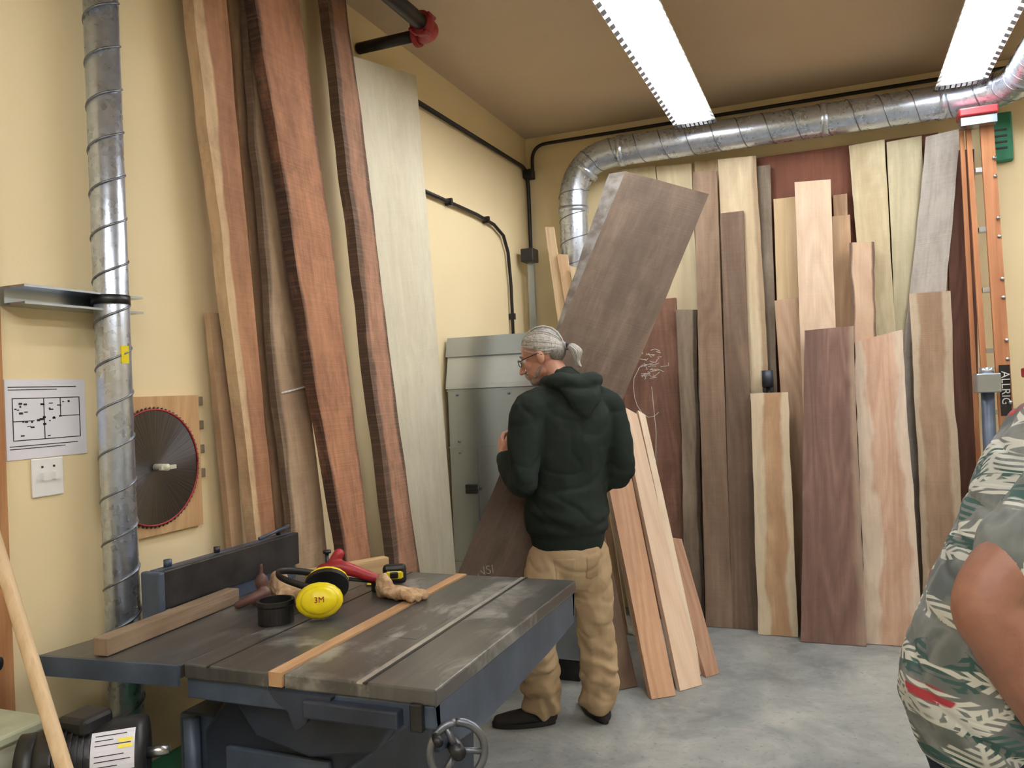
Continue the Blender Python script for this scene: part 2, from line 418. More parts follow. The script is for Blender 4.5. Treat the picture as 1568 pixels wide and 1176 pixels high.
# ------------------------------------------------------------------ conduits / sprinkler
e=empty('electrical_conduit')
pipe('run_1',round_path([(-1.965,3.55,3.035),(-1.965,5.38,3.07),(-1.965,5.38,.6)],.12),.013,m_cond,e)
pipe('run_2',[(-1.965,3.74,2.58),(-1.965,4.08,2.58),(-1.965,4.45,2.58),(-1.965,4.72,2.565),(-1.965,4.87,2.52),(-1.965,4.94,2.42),(-1.965,4.97,2.2),(-1.965,4.97,1.0)],.011,m_cond,e)
pipe('run_3',round_path([(-1.93,5.385,3.0),(-1.93,5.385,3.235),(3.0,5.385,3.25)],.12),.012,m_cond,e)
box('junction_box',-1.985,-1.92,5.33,5.41,3.0,3.06,m_cond,e,.004)
for k,(y,z) in enumerate(((4.08,2.58),(4.6,2.573),(4.97,2.0))): box('strap_%d'%k,-1.985,-1.945,y-.01,y+.01,z-.02,z+.02,m_cond,e)
for k,z in enumerate((2.5,1.8)): box('clamp_%d'%k,-1.985,-1.945,5.36,5.40,z-.01,z+.01,m_cond,e)
e=empty('fire_sprinkler_pipe')
pipe('branch',[(XL+.01,3.22,3.12),(-1.66,3.22,3.12)],.026,m_cond,e,16)
pipe('main',round_path([(-1.66,3.22,3.12),(-1.60,3.22,3.12),(-1.60,3.1,3.12)],.05)+[V((-1.60,-2.9,3.12))],.034,m_cond,e,16)
pipe('elbow',round_path([(-1.68,3.22,3.12),(-1.60,3.22,3.12),(-1.60,3.13,3.12)],.06),.042,m_red,e,16)
for k,(a,b_) in enumerate((((-1.685,3.22,3.12),(-1.665,3.22,3.12)),((-1.60,3.15,3.12),(-1.60,3.11,3.12)))): pipe('coupling_%d'%k,[a,b_],.052,m_red,e,16)
for k in range(4):
    an=k*math.pi/2+.5;pipe('bolt_%d'%k,[(-1.60+.052*math.cos(an),3.16,3.12+.052*math.sin(an)),(-1.60+.052*math.cos(an),3.10,3.12+.052*math.sin(an))],.008,m_red,e,8)

# ------------------------------------------------------------------ back wall lumber
def bb(name,xl,zl,xr,zr,bxl,bxr,g,lay,th,mat,wob=(.003,.003),seed=1):
    k=(YB-lay)/5.37;Z=lambda z:1.52+(z-1.52)*k
    yt=YB-lay;yb=YB-g
    return board(name,(bxl,yb,.003),(bxr,yb,.003),(xl*k,yt,Z(zl)),(xr*k,yt,Z(zr)),th,mat,wob,seed)
sd=[0]
def W(nm,l,d,**k):
    sd[0]+=1;return wood(nm+'_wood_%d'%sd[0],l,d,seed=sd[0],**k)
board('plywood_sheet',(-.48,YB-.05,.01),(.62,YB-.05,.01),(-.48,YB-.03,2.93),(.62,YB-.03,2.93),.012,W('plywood',(150,92,70),(116,68,52),mid=(126,76,60),patch=.6,grain=.5,knots=1.2,saw=.5),seed=3)
pale=((236,218,180),(212,188,146))
bb('maple_board',-1.32,2.97,-1.06,2.97,-.98,-.78,.12,.06,.025,W('maple',*pale,mid=(212,190,140)),seed=4)
bb('maple_board',-1.05,2.96,-.82,2.95,-.92,-.80,.15,.065,.025,W('maple',(238,222,184),(216,196,152),mid=(200,172,124),patch=.3),seed=5)
bb('poplar_board',-.80,2.96,-.65,2.95,-.70,-.60,.12,.06,.022,W('poplar',(228,208,162),(198,170,124),mid=(176,138,102),patch=.4),seed=6)
bb('maple_slab',-.65,2.95,-.41,2.94,-.60,-.38,.24,.12,.03,W('maple',(236,218,180),(212,188,146),mid=(190,156,116),patch=.5,sap=(180,150,116),wr=.12,saw=.3),(.006,.012),7)
bb('walnut_board',-.81,2.89,-.66,2.88,-.81,-.65,.33,.17,.028,W('walnut',(160,132,108),(132,104,82),mid=(118,94,74),patch=.5,saw=.7),(.003,.003),8)
bb('walnut_board',-.65,2.60,-.505,2.60,-.65,-.50,.33,.17,.03,W('walnut',(140,114,94),(112,88,70),mid=(100,80,66),patch=.5,saw=.7),(.003,.003),9)
bb('weathered_board',-.41,2.87,-.33,2.87,-.42,-.36,.15,.08,.02,W('weathered',(150,136,116),(110,94,76),saw=.8),seed=10)
bb('cherry_sapwood_board',-.51,1.43,-.28,1.43,-.49,-.27,.42,.30,.032,W('cherry',(208,170,128),(182,140,98),mid=(170,122,82),patch=.7,sap=(232,210,174),wl=.30,wr=.18,wob=.25,dirty=.2,saw=.3),(.008,.01),11)
bb('pine_board',-.32,2.65,-.19,2.65,-.33,-.22,.14,.09,.022,W('pine',(230,202,156),(208,174,126)),seed=12)
bb('beech_board',-.34,2.01,-.20,2.02,-.28,-.13,.2,.15,.022,W('beech',(200,166,134),(176,140,108)),seed=13)
bb('knotty_pine_board',-.19,2.74,.02,2.73,-.20,-.01,.27,.17,.025,W('knotty_pine',(240,212,180),(218,182,148),mid=(228,196,162),knots=.8,saw=.4),seed=14)
bb('cedar_board',.03,2.63,.11,2.63,.0,.06,.12,.065,.02,W('cedar',(200,164,126),(168,128,96)),seed=15)
bb('cedar_board',.02,2.50,.12,2.50,-.01,.08,.17,.10,.02,W('cedar',(208,172,132),(180,140,104)),seed=16)
bb('live_edge_offcut',.10,2.33,.25,2.32,.12,.20,.27,.20,.03,W('elm',(222,188,156),(200,160,128),mid=(172,134,106),patch=.4,sap=(120,92,74),wl=.12,wr=.10,knots=.5,saw=.3),(.02,.016),17)
bb('poplar_slab',.13,2.92,.33,2.93,.24,.36,.14,.08,.028,W('poplar',(228,214,174),(204,186,142),mid=(186,160,118),patch=.5,saw=.5,dirty=.12),(.006,.008),18)
bb('poplar_slab',.34,2.91,.53,2.92,.34,.48,.14,.08,.028,W('poplar',(218,206,168),(194,180,140),mid=(172,164,126),patch=.5,saw=.5,dirty=.12),(.006,.008),19)
bb('weathered_grey_slab',.55,2.91,.73,2.93,.16,.38,.2,.14,.03,W('weathered',(190,182,172),(162,154,144),mid=(142,134,124),patch=.5,saw=.9,dirty=.15),(.008,.01),20)
bb('walnut_slab',-.17,1.81,.11,1.82,-.25,.09,.5,.30,.03,W('walnut',(148,112,98),(118,86,74),mid=(106,78,70),patch=.6,grain=1.3,sap=(172,144,122),wr=.10,ring=.26,saw=.4),(.004,.01),21)
bb('live_edge_maple_slab',.11,1.72,.38,1.78,.09,.39,.45,.24,.035,W('spalted_maple',(224,184,154),(202,156,126),mid=(188,142,112),patch=.6,sap=(236,212,186),wl=.26,wr=.18,grain=1.4,ring=.28,wob=.35,dirty=.15,saw=.4),(.02,.01),22)
bb('oak_slab',.43,1.99,.64,1.99,.41,.62,.33,.22,.03,W('oak',(188,154,124),(162,128,98),mid=(138,106,80),patch=.6,sap=(208,186,156),wl=.18,wr=.16,knots=.6,dirty=.2,saw=.6,wob=.25),(.01,.012),23)
bb('mahogany_board',.66,2.81,.80,2.80,.58,.72,.11,.06,.022,W('mahogany',(110,70,56),(82,52,42)),seed=24)
r1=bb('chalk_marked_slab',-1.33,2.07,-.96,2.08,-1.29,-.93,.24,.14,.035,W('cherry_heart',(158,112,90),(126,86,70),mid=(108,76,62),patch=.6,dirty=.35,saw=.7),(.004,.01),25)
bb('waney_edge_board',-.96,2.00,-.83,1.99,-.94,-.83,.27,.18,.03,W('bark_edge',(150,130,108),(116,98,80),mid=(170,152,130),patch=.6,dirty=.3,sap=(92,76,62),wr=.2,saw=.6),(.012,.012),26)
bb('ash_strip',-1.85,2.65,-1.79,2.64,-1.43,-1.35,.55,.36,.022,W('ash',(236,208,168),(212,178,134)),seed=27)
bb('ash_strip',-1.77,2.45,-1.70,2.44,-1.31,-1.24,.58,.40,.022,W('ash',(226,190,148),(202,160,118)),seed=28)
bb('ash_strip',-1.68,2.36,-1.62,2.34,-1.2,-1.14,.62,.44,.022,W('ash',(236,212,172),(212,184,140)),seed=29)
e=empty('bar_clamp');box('bar',-1.93,-1.885,5.2,5.225,0,2.47,m_sheet,e);box('head',-1.95,-1.86,5.13,5.24,2.38,2.47,m_dkmetal,e,.005);box('jaw',-1.94,-1.88,5.10,5.24,1.7,1.78,m_dkmetal,e,.005)
board('walnut_offcut',(-1.09,3.90,.003),(-.99,4.0,.003),(-1.45,4.40,1.04),(-1.33,4.48,1.04),.035,W('walnut',(136,110,86),(104,80,62)),(.004,.004),31)
board('fir_board',(-.885,3.85,.003),(-.785,3.93,.003),(-1.30,4.62,1.15),(-1.17,4.68,1.15),.04,W('fir',(212,166,126),(184,132,94),mid=(200,150,112),saw=.4),(.003,.003),32)
board('birch_board',(-.775,3.99,.003),(-.685,4.10,.003),(-1.22,4.80,1.40),(-1.13,4.84,1.34),.03,W('birch',(238,208,176),(218,180,146),mid=(226,194,160)),(.003,.006),33)
board('birch_strip',(-.735,4.22,.003),(-.705,4.25,.003),(-1.13,4.88,1.36),(-1.09,4.90,1.33),.022,W('birch',(240,218,188),(222,196,162)),(.003,.003),34)
board('larch_offcut',(-.68,4.21,.003),(-.625,4.29,.003),(-.96,4.72,.62),(-.88,4.78,.60),.026,W('larch',(184,142,112),(156,112,84)),(.003,.003),35)
def marks(name,base,strokes,mat,parent,r=.003):
    parts=[]
    for s in strokes: parts.append(tube([base(*p) for p in s],r,6))
    vs,fs=join(parts);return mesh_ob(name,vs,fs,mat,parent)
def onslab(x,z):
    t=z/2.07;return V((x,(YB-.24)*(1-t)+(YB-.14)*t-.0005,z))
st=[]
for k in range(30):
    x=-1.10+R.uniform(-.08,.07);z=1.62+R.uniform(-.07,.12)
    st.append([(x+R.uniform(-.035,.035),z+R.uniform(-.015,.015)) for _ in range(3)])
st.append([(-1.2,1.62),(-1.235,1.56),(-1.24,1.5),(-1.235,1.43),(-1.22,1.38),(-1.19,1.33),(-1.15,1.3),(-1.11,1.305),(-1.08,1.33)]);st.append([(-1.12,1.5),(-1.1,1.2),(-1.11,1.0)])
marks('chalk_scribble',onslab,st,m_chalk,r1,.002)
# ------------------------------------------------------------------ left wall tall planks
EYE=V((0,0,1.52))
def lb(name,yl,zl,yr,zr,bl,br,g0,g,lay,th,mat,wob=(.006,.006),seed=1,ext=None,bow=0):
    zt=ext or max(zl,zr)
    m=((XL+lay)-(XL+g))/zt
    def mv(P):
        d=P-EYE;k=(XL+g+m*1.52)/(d.x-m*d.z);return EYE+d*k
    TL,TR,BL,BR=mv(V((-1.933,yl,zl))),mv(V((-1.933,yr,zr))),mv(V((-1.983+g0,bl,0))),mv(V((-1.983+g0,br,0)))
    def at(A,B,z): return A+(B-A)*((z-A.z)/(B.z-A.z))
    b0,b1=at(BL,TL,.003),at(BR,TR,.003)
    t0,t1=(at(BL,TL,ext),at(BR,TR,ext)) if ext else (TL,TR)
    return board(name,b0,b1,t0,t1,th,mat,wob,seed,nv=90,freq=1.6,bow=bow)
lb('fir_strip',2.14,1.82,2.22,1.82,1.95,1.97,.35,.08,.05,.025,W('fir',(206,170,128),(172,132,94),mid=(138,110,86),saw=.6),seed=41)
lb('rough_fir_plank',2.13,2.85,2.28,2.93,2.05,2.10,.4,.13,.10,.045,W('fir',(196,138,96),(162,106,70),mid=(132,88,64),patch=.7,sap=(218,184,138),wl=.28,wr=0,dirty=.35,saw=1,wob=.25),(.016,.012),42,3.24,bow=-.01)
lb('live_edge_fir_plank',2.29,2.93,2.39,2.98,2.18,2.21,.33,.09,.05,.03,W('fir',(192,156,118),(158,120,88),mid=(126,96,74),patch=.7,dirty=.45,saw=.9),(.012,.018),43,3.26)
k3=lb('weathered_fir_plank',2.40,2.84,2.52,2.87,2.18,2.42,.36,.16,.092,.028,W('fir',(188,158,124),(158,126,96),mid=(130,108,86),patch=.6,dirty=.4,saw=1,sap=(118,96,76),wl=.12),(.026,.010),44,3.26)
lb('redwood_slab',2.44,2.99,2.71,3.12,2.54,2.68,.4,.26,.14,.045,W('redwood',(196,134,96),(156,100,70),mid=(164,112,80),patch=.8,sap=(80,62,54),wl=.05,wr=.03,dirty=.55,knots=.6,saw=1.4,wob=.10,ring=.12),(.018,.014),45,3.27)
lb('redwood_slab',2.92,3.14,3.06,3.20,2.87,3.08,.36,.25,.12,.045,W('redwood',(194,140,108),(156,108,82),mid=(138,104,82),patch=.8,sap=(102,82,68),wl=.22,wr=.10,dirty=.55,knots=.6,saw=1.4,wob=.20,ring=.12),(.024,.018),46,3.27)
lb('whitewashed_board',3.09,3.03,3.69,3.15,3.13,3.42,.32,.20,.072,.03,W('pale_poplar',(220,213,188),(208,198,168),mid=(202,190,160),patch=.5,knots=.5,saw=.5,ring=.06,dirty=.12),(.004,.004),47)
m3=k3.data
def onk(s,z):
    P=[v.co for v in m3.vertices];bl,br=P[0],P[5];nv=90;tl,tr=P[nv*6],P[nv*6+5];t=z/3.26
    return bl.lerp(tl,t).lerp(br.lerp(tr,t),s)+V((.003,0,0))
marks('chalk_line',onk,[[(.12,1.54),(.5,1.55),(.85,1.56)]],m_chalk,k3,.004)

# ------------------------------------------------------------------ wall items
e=empty('mounted_saw_blade')
w_pb=W('pine_panel',(210,170,116),(184,138,88),mid=(196,152,100))
uvbox(box('backing_board',XL+.001,XL+.018,1.80,2.115,1.115,1.545,w_pb,e))
for k,z in enumerate((1.53,1.45,1.37,1.29)): box('hinge_%d'%k,XL+.001,XL+.014,2.118,2.14,z-.02,z+.01,m_chrome,e,.002)
m_bl,nt,b=nmat('saw_blade_steel');co=coord(nt);sx=nt.nodes.new('ShaderNodeSeparateXYZ');nt.links.new(co,sx.inputs[0])
at_=mth(nt,'ARCTAN2',sx.outputs[1],sx.outputs[2]);cb=nt.nodes.new('ShaderNodeCombineXYZ');nt.links.new(mth(nt,'MULTIPLY',at_,3),cb.inputs[0])
rn=noise_n(nt,cb.outputs[0],9,4);nt.links.new(ramp(nt,rn,[(.3,lin((80,80,86))),(.7,lin((116,116,122)))]),b.inputs['Base Color'])
b.inputs['Metallic'].default_value=1;b.inputs['Roughness'].default_value=.28;b.inputs['Anisotropic'].default_value=.95
tg=nt.nodes.new('ShaderNodeTangent');tg.direction_type='RADIAL';tg.axis='X';nt.links.new(tg.outputs[0],b.inputs['Tangent'])
vs=[];nt_=72;rb=.185
for k in range(nt_):
    a=2*math.pi*k/nt_
    for da,rr in ((0,rb-.008),(.5,rb-.008),(.52,rb+.003),(.8,rb+.001)): vs.append((rr*math.cos(a+da*2*math.pi/nt_),rr*math.sin(a+da*2*math.pi/nt_)))
o=prism('blade',vs,'x',0,.004,m_bl,e);o.location=(XL+.020,1.915,1.325)
pipe('painted_rim',[(XL+.025,1.915+ (rb-.006)*math.cos(2*math.pi*k/64),1.325+(rb-.006)*math.sin(2*math.pi*k/64)) for k in range(65)],.003,m_red,e,6)
pipe('arbor_peg',[(XL+.02,1.915,1.325),(XL+.075,1.915,1.325)],.011,m_cream,e,12);box('peg_handle',XL+.06,XL+.07,1.895,1.955,1.318,1.33,m_cream,e)
e=empty('floor_plan_notice')
box('sheet',XL+.001,XL+.003,1.45,1.69,1.39,1.60,m_paper,e)
parts=[]
def ln(y0,z0,y1,z1,t=.0022):
    parts.append(box_vf(XL+.003,XL+.0038,min(y0,y1)-t/2,max(y0,y1)+t/2,min(z0,z1)-t/2,max(z0,z1)+t/2))
ln(1.47,1.44,1.67,1.44);ln(1.47,1.55,1.67,1.55);ln(1.47,1.44,1.47,1.55);ln(1.67,1.44,1.67,1.55);ln(1.56,1.44,1.56,1.55);ln(1.61,1.5,1.67,1.5);ln(1.61,1.5,1.61,1.55);ln(1.47,1.49,1.53,1.49)
for k in range(30):
    y=R.uniform(1.475,1.655);z=R.uniform(1.445,1.54);ln(y,z,y+R.uniform(.003,.012),z+R.uniform(.001,.005),.001)
ln(1.46,1.58,1.66,1.58,.0025);ln(1.46,1.573,1.6,1.573,.0018);ln(1.46,1.425,1.66,1.425,.0022);ln(1.46,1.418,1.62,1.418,.002)
vs,fs=join(parts);mesh_ob('printed_plan',vs,fs,m_ink,e)
e=empty('light_switch_plate');box('plate',XL+.001,XL+.007,1.515,1.61,1.285,1.388,m_white,e,.003)
for k,y in enumerate((1.545,1.58)):
    box('toggle_%d'%k,XL+.006,XL+.02,y-.005,y+.005,1.33,1.35,m_white,e);pipe('screw_%d'%k,[(XL+.006,y,1.365),(XL+.009,y,1.365)],.003,m_dkmetal,e,8)
m_cabl=flat_metal('cabinet_steel_light',(208,218,228),(198,208,218),.7,.25)
e=empty('steel_electrical_cabinet')
prism('body',[(3.95,.12),(3.95,1.53),(4.02,1.80),(4.5,1.80),(4.5,.12)],'x',-1.96,-1.27,m_sheet,e,.006)
box('plinth',-1.94,-1.29,3.99,4.46,0,.12,m_dkmetal,e)
prism('hood_panel',[(3.94,1.535),(3.944,1.56),(4.008,1.80),(4.016,1.80),(3.954,1.535)],'x',-1.965,-1.265,m_cabl,e)
prism('hood_trim',[(3.968,1.71),(4.0,1.815),(4.018,1.815),(3.99,1.71)],'x',-1.972,-1.258,m_sheet,e)
for k,z in enumerate((1.525,1.22,.6)): box('seam_%d'%k,-1.962,-1.268,3.944,3.952,z-.003,z+.003,m_sheet,e)
for k,x in enumerate((-1.90,-1.6,-1.33)):
    for z in (1.5,1.25,1.19): pipe('rivet',[(x,3.95,z),(x,3.943,z)],.006,m_galvd,e,8)
box('door_gap',-1.80,-1.797,3.947,3.952,.2,1.2,m_galvd,e)
box('latch_plate',-1.87,-1.80,3.935,3.95,.97,1.02,m_dkmetal,e,.004);box('latch_handle',-1.86,-1.79,3.92,3.935,.985,1.0,m_black,e,.004)
e=empty('wall_charger_box');box('case',.87,.995,YB-.05,YB,2.71,2.99,m_green,e,.008)
for k in range(4): box('vent_%d'%k,.90,.965,YB-.055,YB-.049,2.78+k*.035,2.79+k*.035,m_black,e)
# ladders
m_fib=wood('orange_fibreglass',(196,130,84),(166,102,62),seed=61)
e=empty('step_ladder')
def rail(nm,x0,x1,xb0,xb1,yt,yb,zt,mat,th=.03):
    return board(nm,(xb0,yb,.003),(xb1,yb,.003),(x0,yt,zt),(x1,yt,zt),th,mat)
for nm,a in (('rail_1',(.72,.745,.735,.765,5.08,4.87,2.87)),('rail_2',(.785,.85,.80,.87,5.06,4.85,2.87))):
    o=rail(nm,*a,m_fib);o.parent=e
o=rail('rail_3',.69,.712,.70,.722,5.09,5.05,2.84,m_fib,.02);o.parent=e
box('top_cap',.675,.86,4.96,5.09,2.885,2.93,m_red,e,.008)
box('top_bracket',.685,.855,4.98,5.085,2.84,2.885,m_sheet,e)
for k in range(8):
    z=.3+k*.33;t=z/2.9;y=4.86+.21*t
    box('step_%d'%k,.755,.80,y+.01,y+.08,z-.012,z+.012,m_chrome,e)
    for s in (-.05,.05): pipe('rivet',[(.858-.018*t,y-.018,z+s),(.858-.018*t,y+.0,z+s)],.010,m_chrome,e,8)
box('warning_label',.803,.853,4.85+.21*.48-.008,4.85+.21*.48-.001,1.22,1.54,m_black,e)
text('label_text','ALLRIGHT',.056,(.828,4.940,1.38),(0,.07,-1),(1,0,0),m_white,e)
e=empty('folding_ladder')
for nm,x in (('rail_1',.91),('rail_2',1.2)):
    o=rail(nm,x,x+.05,x+.0,x+.05,4.83,4.65,1.47,m_fib);o.parent=e
box('top_cap',.89,1.27,4.72,4.88,1.47,1.52,m_red,e,.008)
for k in range(4): box('step_%d'%k,.96,1.21,4.68+.04*k,4.76+.04*k,.28+k*.3,.30+k*.3,m_chrome,e)
e=empty('pipe_clamp')
pipe('pipe',[(.715,4.78,.003),(.728,4.82,1.50)],.032,m_blue,e,18);box('jaw',.67,.78,4.75,4.89,1.40,1.50,m_sheet,e,.006);pipe('cap',[(.728,4.82,1.49),(.728,4.82,1.53)],.036,m_sheet,e,18)
e=empty('pipe_clamp')
pipe('pipe',[(-.375,5.08,.003),(-.388,5.178,1.49)],.016,m_dkmetal,e,16);pipe('handle',[(-.388,5.178,1.47),(-.388,5.178,1.57)],.034,m_blued,e,16);box('jaw',-.42,-.355,5.165,5.20,1.435,1.47,m_dkmetal,e,.006)
# ------------------------------------------------------------------ held slab
m_hs=W('dark_walnut',(132,110,92),(106,87,72),mid=(92,76,64),patch=.7,dirty=.45,grain=.7,ring=.06,saw=.8,knots=.35)
hb=board('carried_walnut_slab',(-1.729,3.193,.40),(-1.393,3.311,.27),(-.941,4.016,2.596),(-.556,4.155,2.46),.045,m_hs,(.006,.008),51,nv=50)
nrm=V((.4,-.917,.2)).normalized()
A=V((-.941,4.016,2.596));B=V((-1.729,3.193,.40));ls=V((-.93,-.34,.05)).normalized()
vs=[];nn=24
for i in range(nn+1):
    t=i/nn*.42;c=A.lerp(B,t);wd=.075*(1-i/nn)**.8+.004+.006*noise.noise(V((t*20,0,0)))
    vs+=[c+nrm*.001,c+ls*wd-nrm*.03,c-nrm*.045]
fs=[]
for i in range(nn):
    a=i*3;fs+=[(a,a+3,a+4,a+1),(a+1,a+4,a+5,a+2),(a+2,a+5,a+3,a)]
fs+=[(0,1,2)]
mesh_ob('waney_edge',vs,fs,simple('waney_grey_bark',(150,146,142),.8,scale=18,c2=(108,98,90),bs=.3),hb)
ctr=V((-1.729,3.193,.40)).lerp(A,.155).lerp(V((-1.393,3.311,.27)).lerp(V((-.556,4.155,2.46)),.155),.28)
text('chalk_lettering','NSI',.055,ctr+nrm*.002,V((1,.35,.15)),(0,.3,1),m_chalk2,hb,.0005)

# ------------------------------------------------------------------ table saw
def castiron(name,stain=.6):
    m,nt,b=nmat(name);co=coord(nt)
    a=noise_n(nt,mapping(nt,co,(1.5,.8,1)),2.5,3,.5,.3);c=noise_n(nt,mapping(nt,co,(22,1.0,1)),1.5,3,.5);d=noise_n(nt,mapping(nt,co,(1.7,1,1)),3.2,5,.62,.5)
    col=ramp(nt,a,[(.3,lin((68,66,65))),(.65,lin((92,90,87)))])
    col=mix(nt,mr(nt,c,.45,.75,0,.35),col,lin((122,120,115)))
    col=mix(nt,mr(nt,d,.54,.67,0,stain),col,lin((190,188,180)))
    col=mix(nt,mr(nt,noise_n(nt,co,5.5,5,.7),.56,.72,0,.5),col,lin((62,55,50)))
    nt.links.new(col,b.inputs['Base Color']);b.inputs['Metallic'].default_value=.2
    b.inputs['Roughness'].default_value=.30;return m
m_ci=castiron('worn_cast_iron')
ts=empty('table_saw');zt=.90
box('table_main',-1.185,-.80,1.50,2.48,zt-.035,zt,m_ci,ts,.004)
box('table_left',-1.47,-1.225,1.495,2.48,zt-.035,zt,m_ci,ts,.004)
prism('table_wing',[(-1.475,1.485),(-1.475,2.48),(-1.80,2.48),(-1.84,1.75),(-1.865,1.66),(-1.90,1.45)],'z',zt-.035,zt-.001,castiron('worn_cast_iron_wing',.2),ts,.003)
prism('wing_front_skin',[(-1.475,1.478),(-1.475,1.486),(-1.90,1.452),(-1.90,1.443)],'z',zt-.05,zt-.001,m_blue,ts)
w_strip=W('oak_strip',(204,160,112),(172,124,80),mid=(184,138,94),dirty=.2)
uvbox(box('oak_runner',-1.223,-1.187,1.495,2.48,zt-.03,zt+.003,w_strip,ts))
m_slot=simple('slot_steel',(206,204,198),.3,.6,scale=30)
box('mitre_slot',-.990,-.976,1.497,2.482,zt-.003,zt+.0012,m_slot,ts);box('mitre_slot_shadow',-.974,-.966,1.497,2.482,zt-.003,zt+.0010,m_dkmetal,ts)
box('mitre_slot_left',-1.398,-1.394,1.49,2.48,zt-.003,zt+.0012,m_dkmetal,ts)
box('throat_plate',-1.10,-1.01,1.8,2.15,zt-.003,zt+.0012,castiron('throat_iron',.8),ts,.001)
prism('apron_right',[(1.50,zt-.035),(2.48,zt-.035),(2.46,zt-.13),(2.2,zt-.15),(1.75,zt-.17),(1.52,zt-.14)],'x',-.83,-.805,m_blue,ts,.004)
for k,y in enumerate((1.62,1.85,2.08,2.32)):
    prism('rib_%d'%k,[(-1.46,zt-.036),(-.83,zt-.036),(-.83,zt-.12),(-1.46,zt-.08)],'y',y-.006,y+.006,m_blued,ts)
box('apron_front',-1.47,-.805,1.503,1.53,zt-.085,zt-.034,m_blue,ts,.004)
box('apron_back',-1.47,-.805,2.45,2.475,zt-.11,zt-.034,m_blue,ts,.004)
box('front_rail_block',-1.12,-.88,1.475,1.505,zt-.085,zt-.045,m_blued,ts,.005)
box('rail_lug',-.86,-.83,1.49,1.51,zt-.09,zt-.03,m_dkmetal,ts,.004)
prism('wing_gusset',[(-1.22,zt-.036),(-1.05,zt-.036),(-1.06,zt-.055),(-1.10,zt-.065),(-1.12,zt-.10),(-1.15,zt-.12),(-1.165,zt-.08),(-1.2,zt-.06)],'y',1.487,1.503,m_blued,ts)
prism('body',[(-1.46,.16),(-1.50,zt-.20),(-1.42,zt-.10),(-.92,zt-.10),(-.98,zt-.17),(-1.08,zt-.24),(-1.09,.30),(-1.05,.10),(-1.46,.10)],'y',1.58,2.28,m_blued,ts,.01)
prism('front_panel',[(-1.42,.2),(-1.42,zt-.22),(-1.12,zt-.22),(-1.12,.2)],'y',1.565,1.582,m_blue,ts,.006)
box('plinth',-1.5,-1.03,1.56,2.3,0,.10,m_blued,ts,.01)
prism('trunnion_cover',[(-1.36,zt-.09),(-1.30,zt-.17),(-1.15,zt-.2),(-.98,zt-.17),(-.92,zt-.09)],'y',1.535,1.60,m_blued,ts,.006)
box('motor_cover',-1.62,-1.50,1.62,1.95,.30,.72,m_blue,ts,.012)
pipe('cover_pipe',[(-1.555,1.60,.72),(-1.555,1.60,.40)],.02,m_blue,ts,14)
hw=V((-.77,1.53,.765));nx=V((.55,-.80,.15)).normalized();a_,b_=basis(nx)
pts=[hw+(a_*math.cos(t)+b_*math.sin(t))*.058 for t in [2*math.pi*k/40 for k in range(41)]]
m_hw=simple('handwheel_steel',(120,124,132),.35,.7,scale=18)
pipe('handwheel_rim',pts,.009,m_hw,ts,12)
for k in range(3):
    t=2*math.pi*k/3+.4;d=a_*math.cos(t)+b_*math.sin(t);pipe('handwheel_spoke_%d'%k,[hw-nx*.01,hw+d*.056],.007,m_hw,ts,8)
pipe('handwheel_hub',[hw-nx*.16,hw+nx*.015],.016,m_dkmetal,ts,14)
d=a_*math.cos(.9)+b_*math.sin(.9);pipe('handwheel_handle',[hw+d*.056,hw+d*.056+nx*.05],.010,m_black,ts,10)
e=empty('jointer_fence')
m_fi=simple('fence_iron',(70,70,72),.35,.5,c2=(52,52,54))
box('face',-1.80,-1.775,1.745,2.36,zt+.040,zt+.150,m_fi,e,.004)
box('rib_top',-1.83,-1.80,1.745,2.36,zt+.13,zt+.150,m_blue,e,.003)
box('base',-1.83,-1.78,1.82,2.34,zt+.0005,zt+.042,m_blue,e)
box('end_bracket',-1.84,-1.77,1.722,1.745,zt+.0005,zt+.15,m_blue,e,.006)
pipe('knob_stem',[(-1.815,2.30,zt+.15),(-1.815,2.30,zt+.17)],.007,m_dkmetal,e,10);pipe('lock_knob',[(-1.815,1.80,zt+.15),(-1.815,1.80,zt+.17)],.012,m_blue,e,12)
pipe('lock_bolt',[(-1.815,2.0,zt+.15),(-1.815,2.0,zt+.168)],.010,m_dkmetal,e,12);pipe('lock_lever',[(-1.815,2.2,zt+.155),(-1.80,2.34,zt+.175)],.006,m_blue,e,10)
o=uvbox(box('oak_fence_block',-.0225,.0225,-.255,.255,0,.045,W('oak_block',(158,134,106),(124,100,76),mid=(138,112,86),dirty=.3),None,.003))
o.location=(-1.735,1.735,zt+.001);o.rotation_euler=(0,0,math.radians(3))
o=uvbox(box('pine_fence_block',-.02,.02,-.145,.145,0,.055,W('pine_block',(212,178,126),(184,144,96)),None,.003));o.location=(-1.56,2.335,zt+.001);o.rotation_euler=(0,0,math.radians(-32))
e=empty('carriage_bolt');pipe('shank',[(-1.66,2.36,zt+.001),(-1.66,2.36,zt+.08)],.006,m_dkmetal,e,10);pipe('head',[(-1.66,2.36,zt+.08),(-1.66,2.36,zt+.09)],.014,m_dkmetal,e,12)
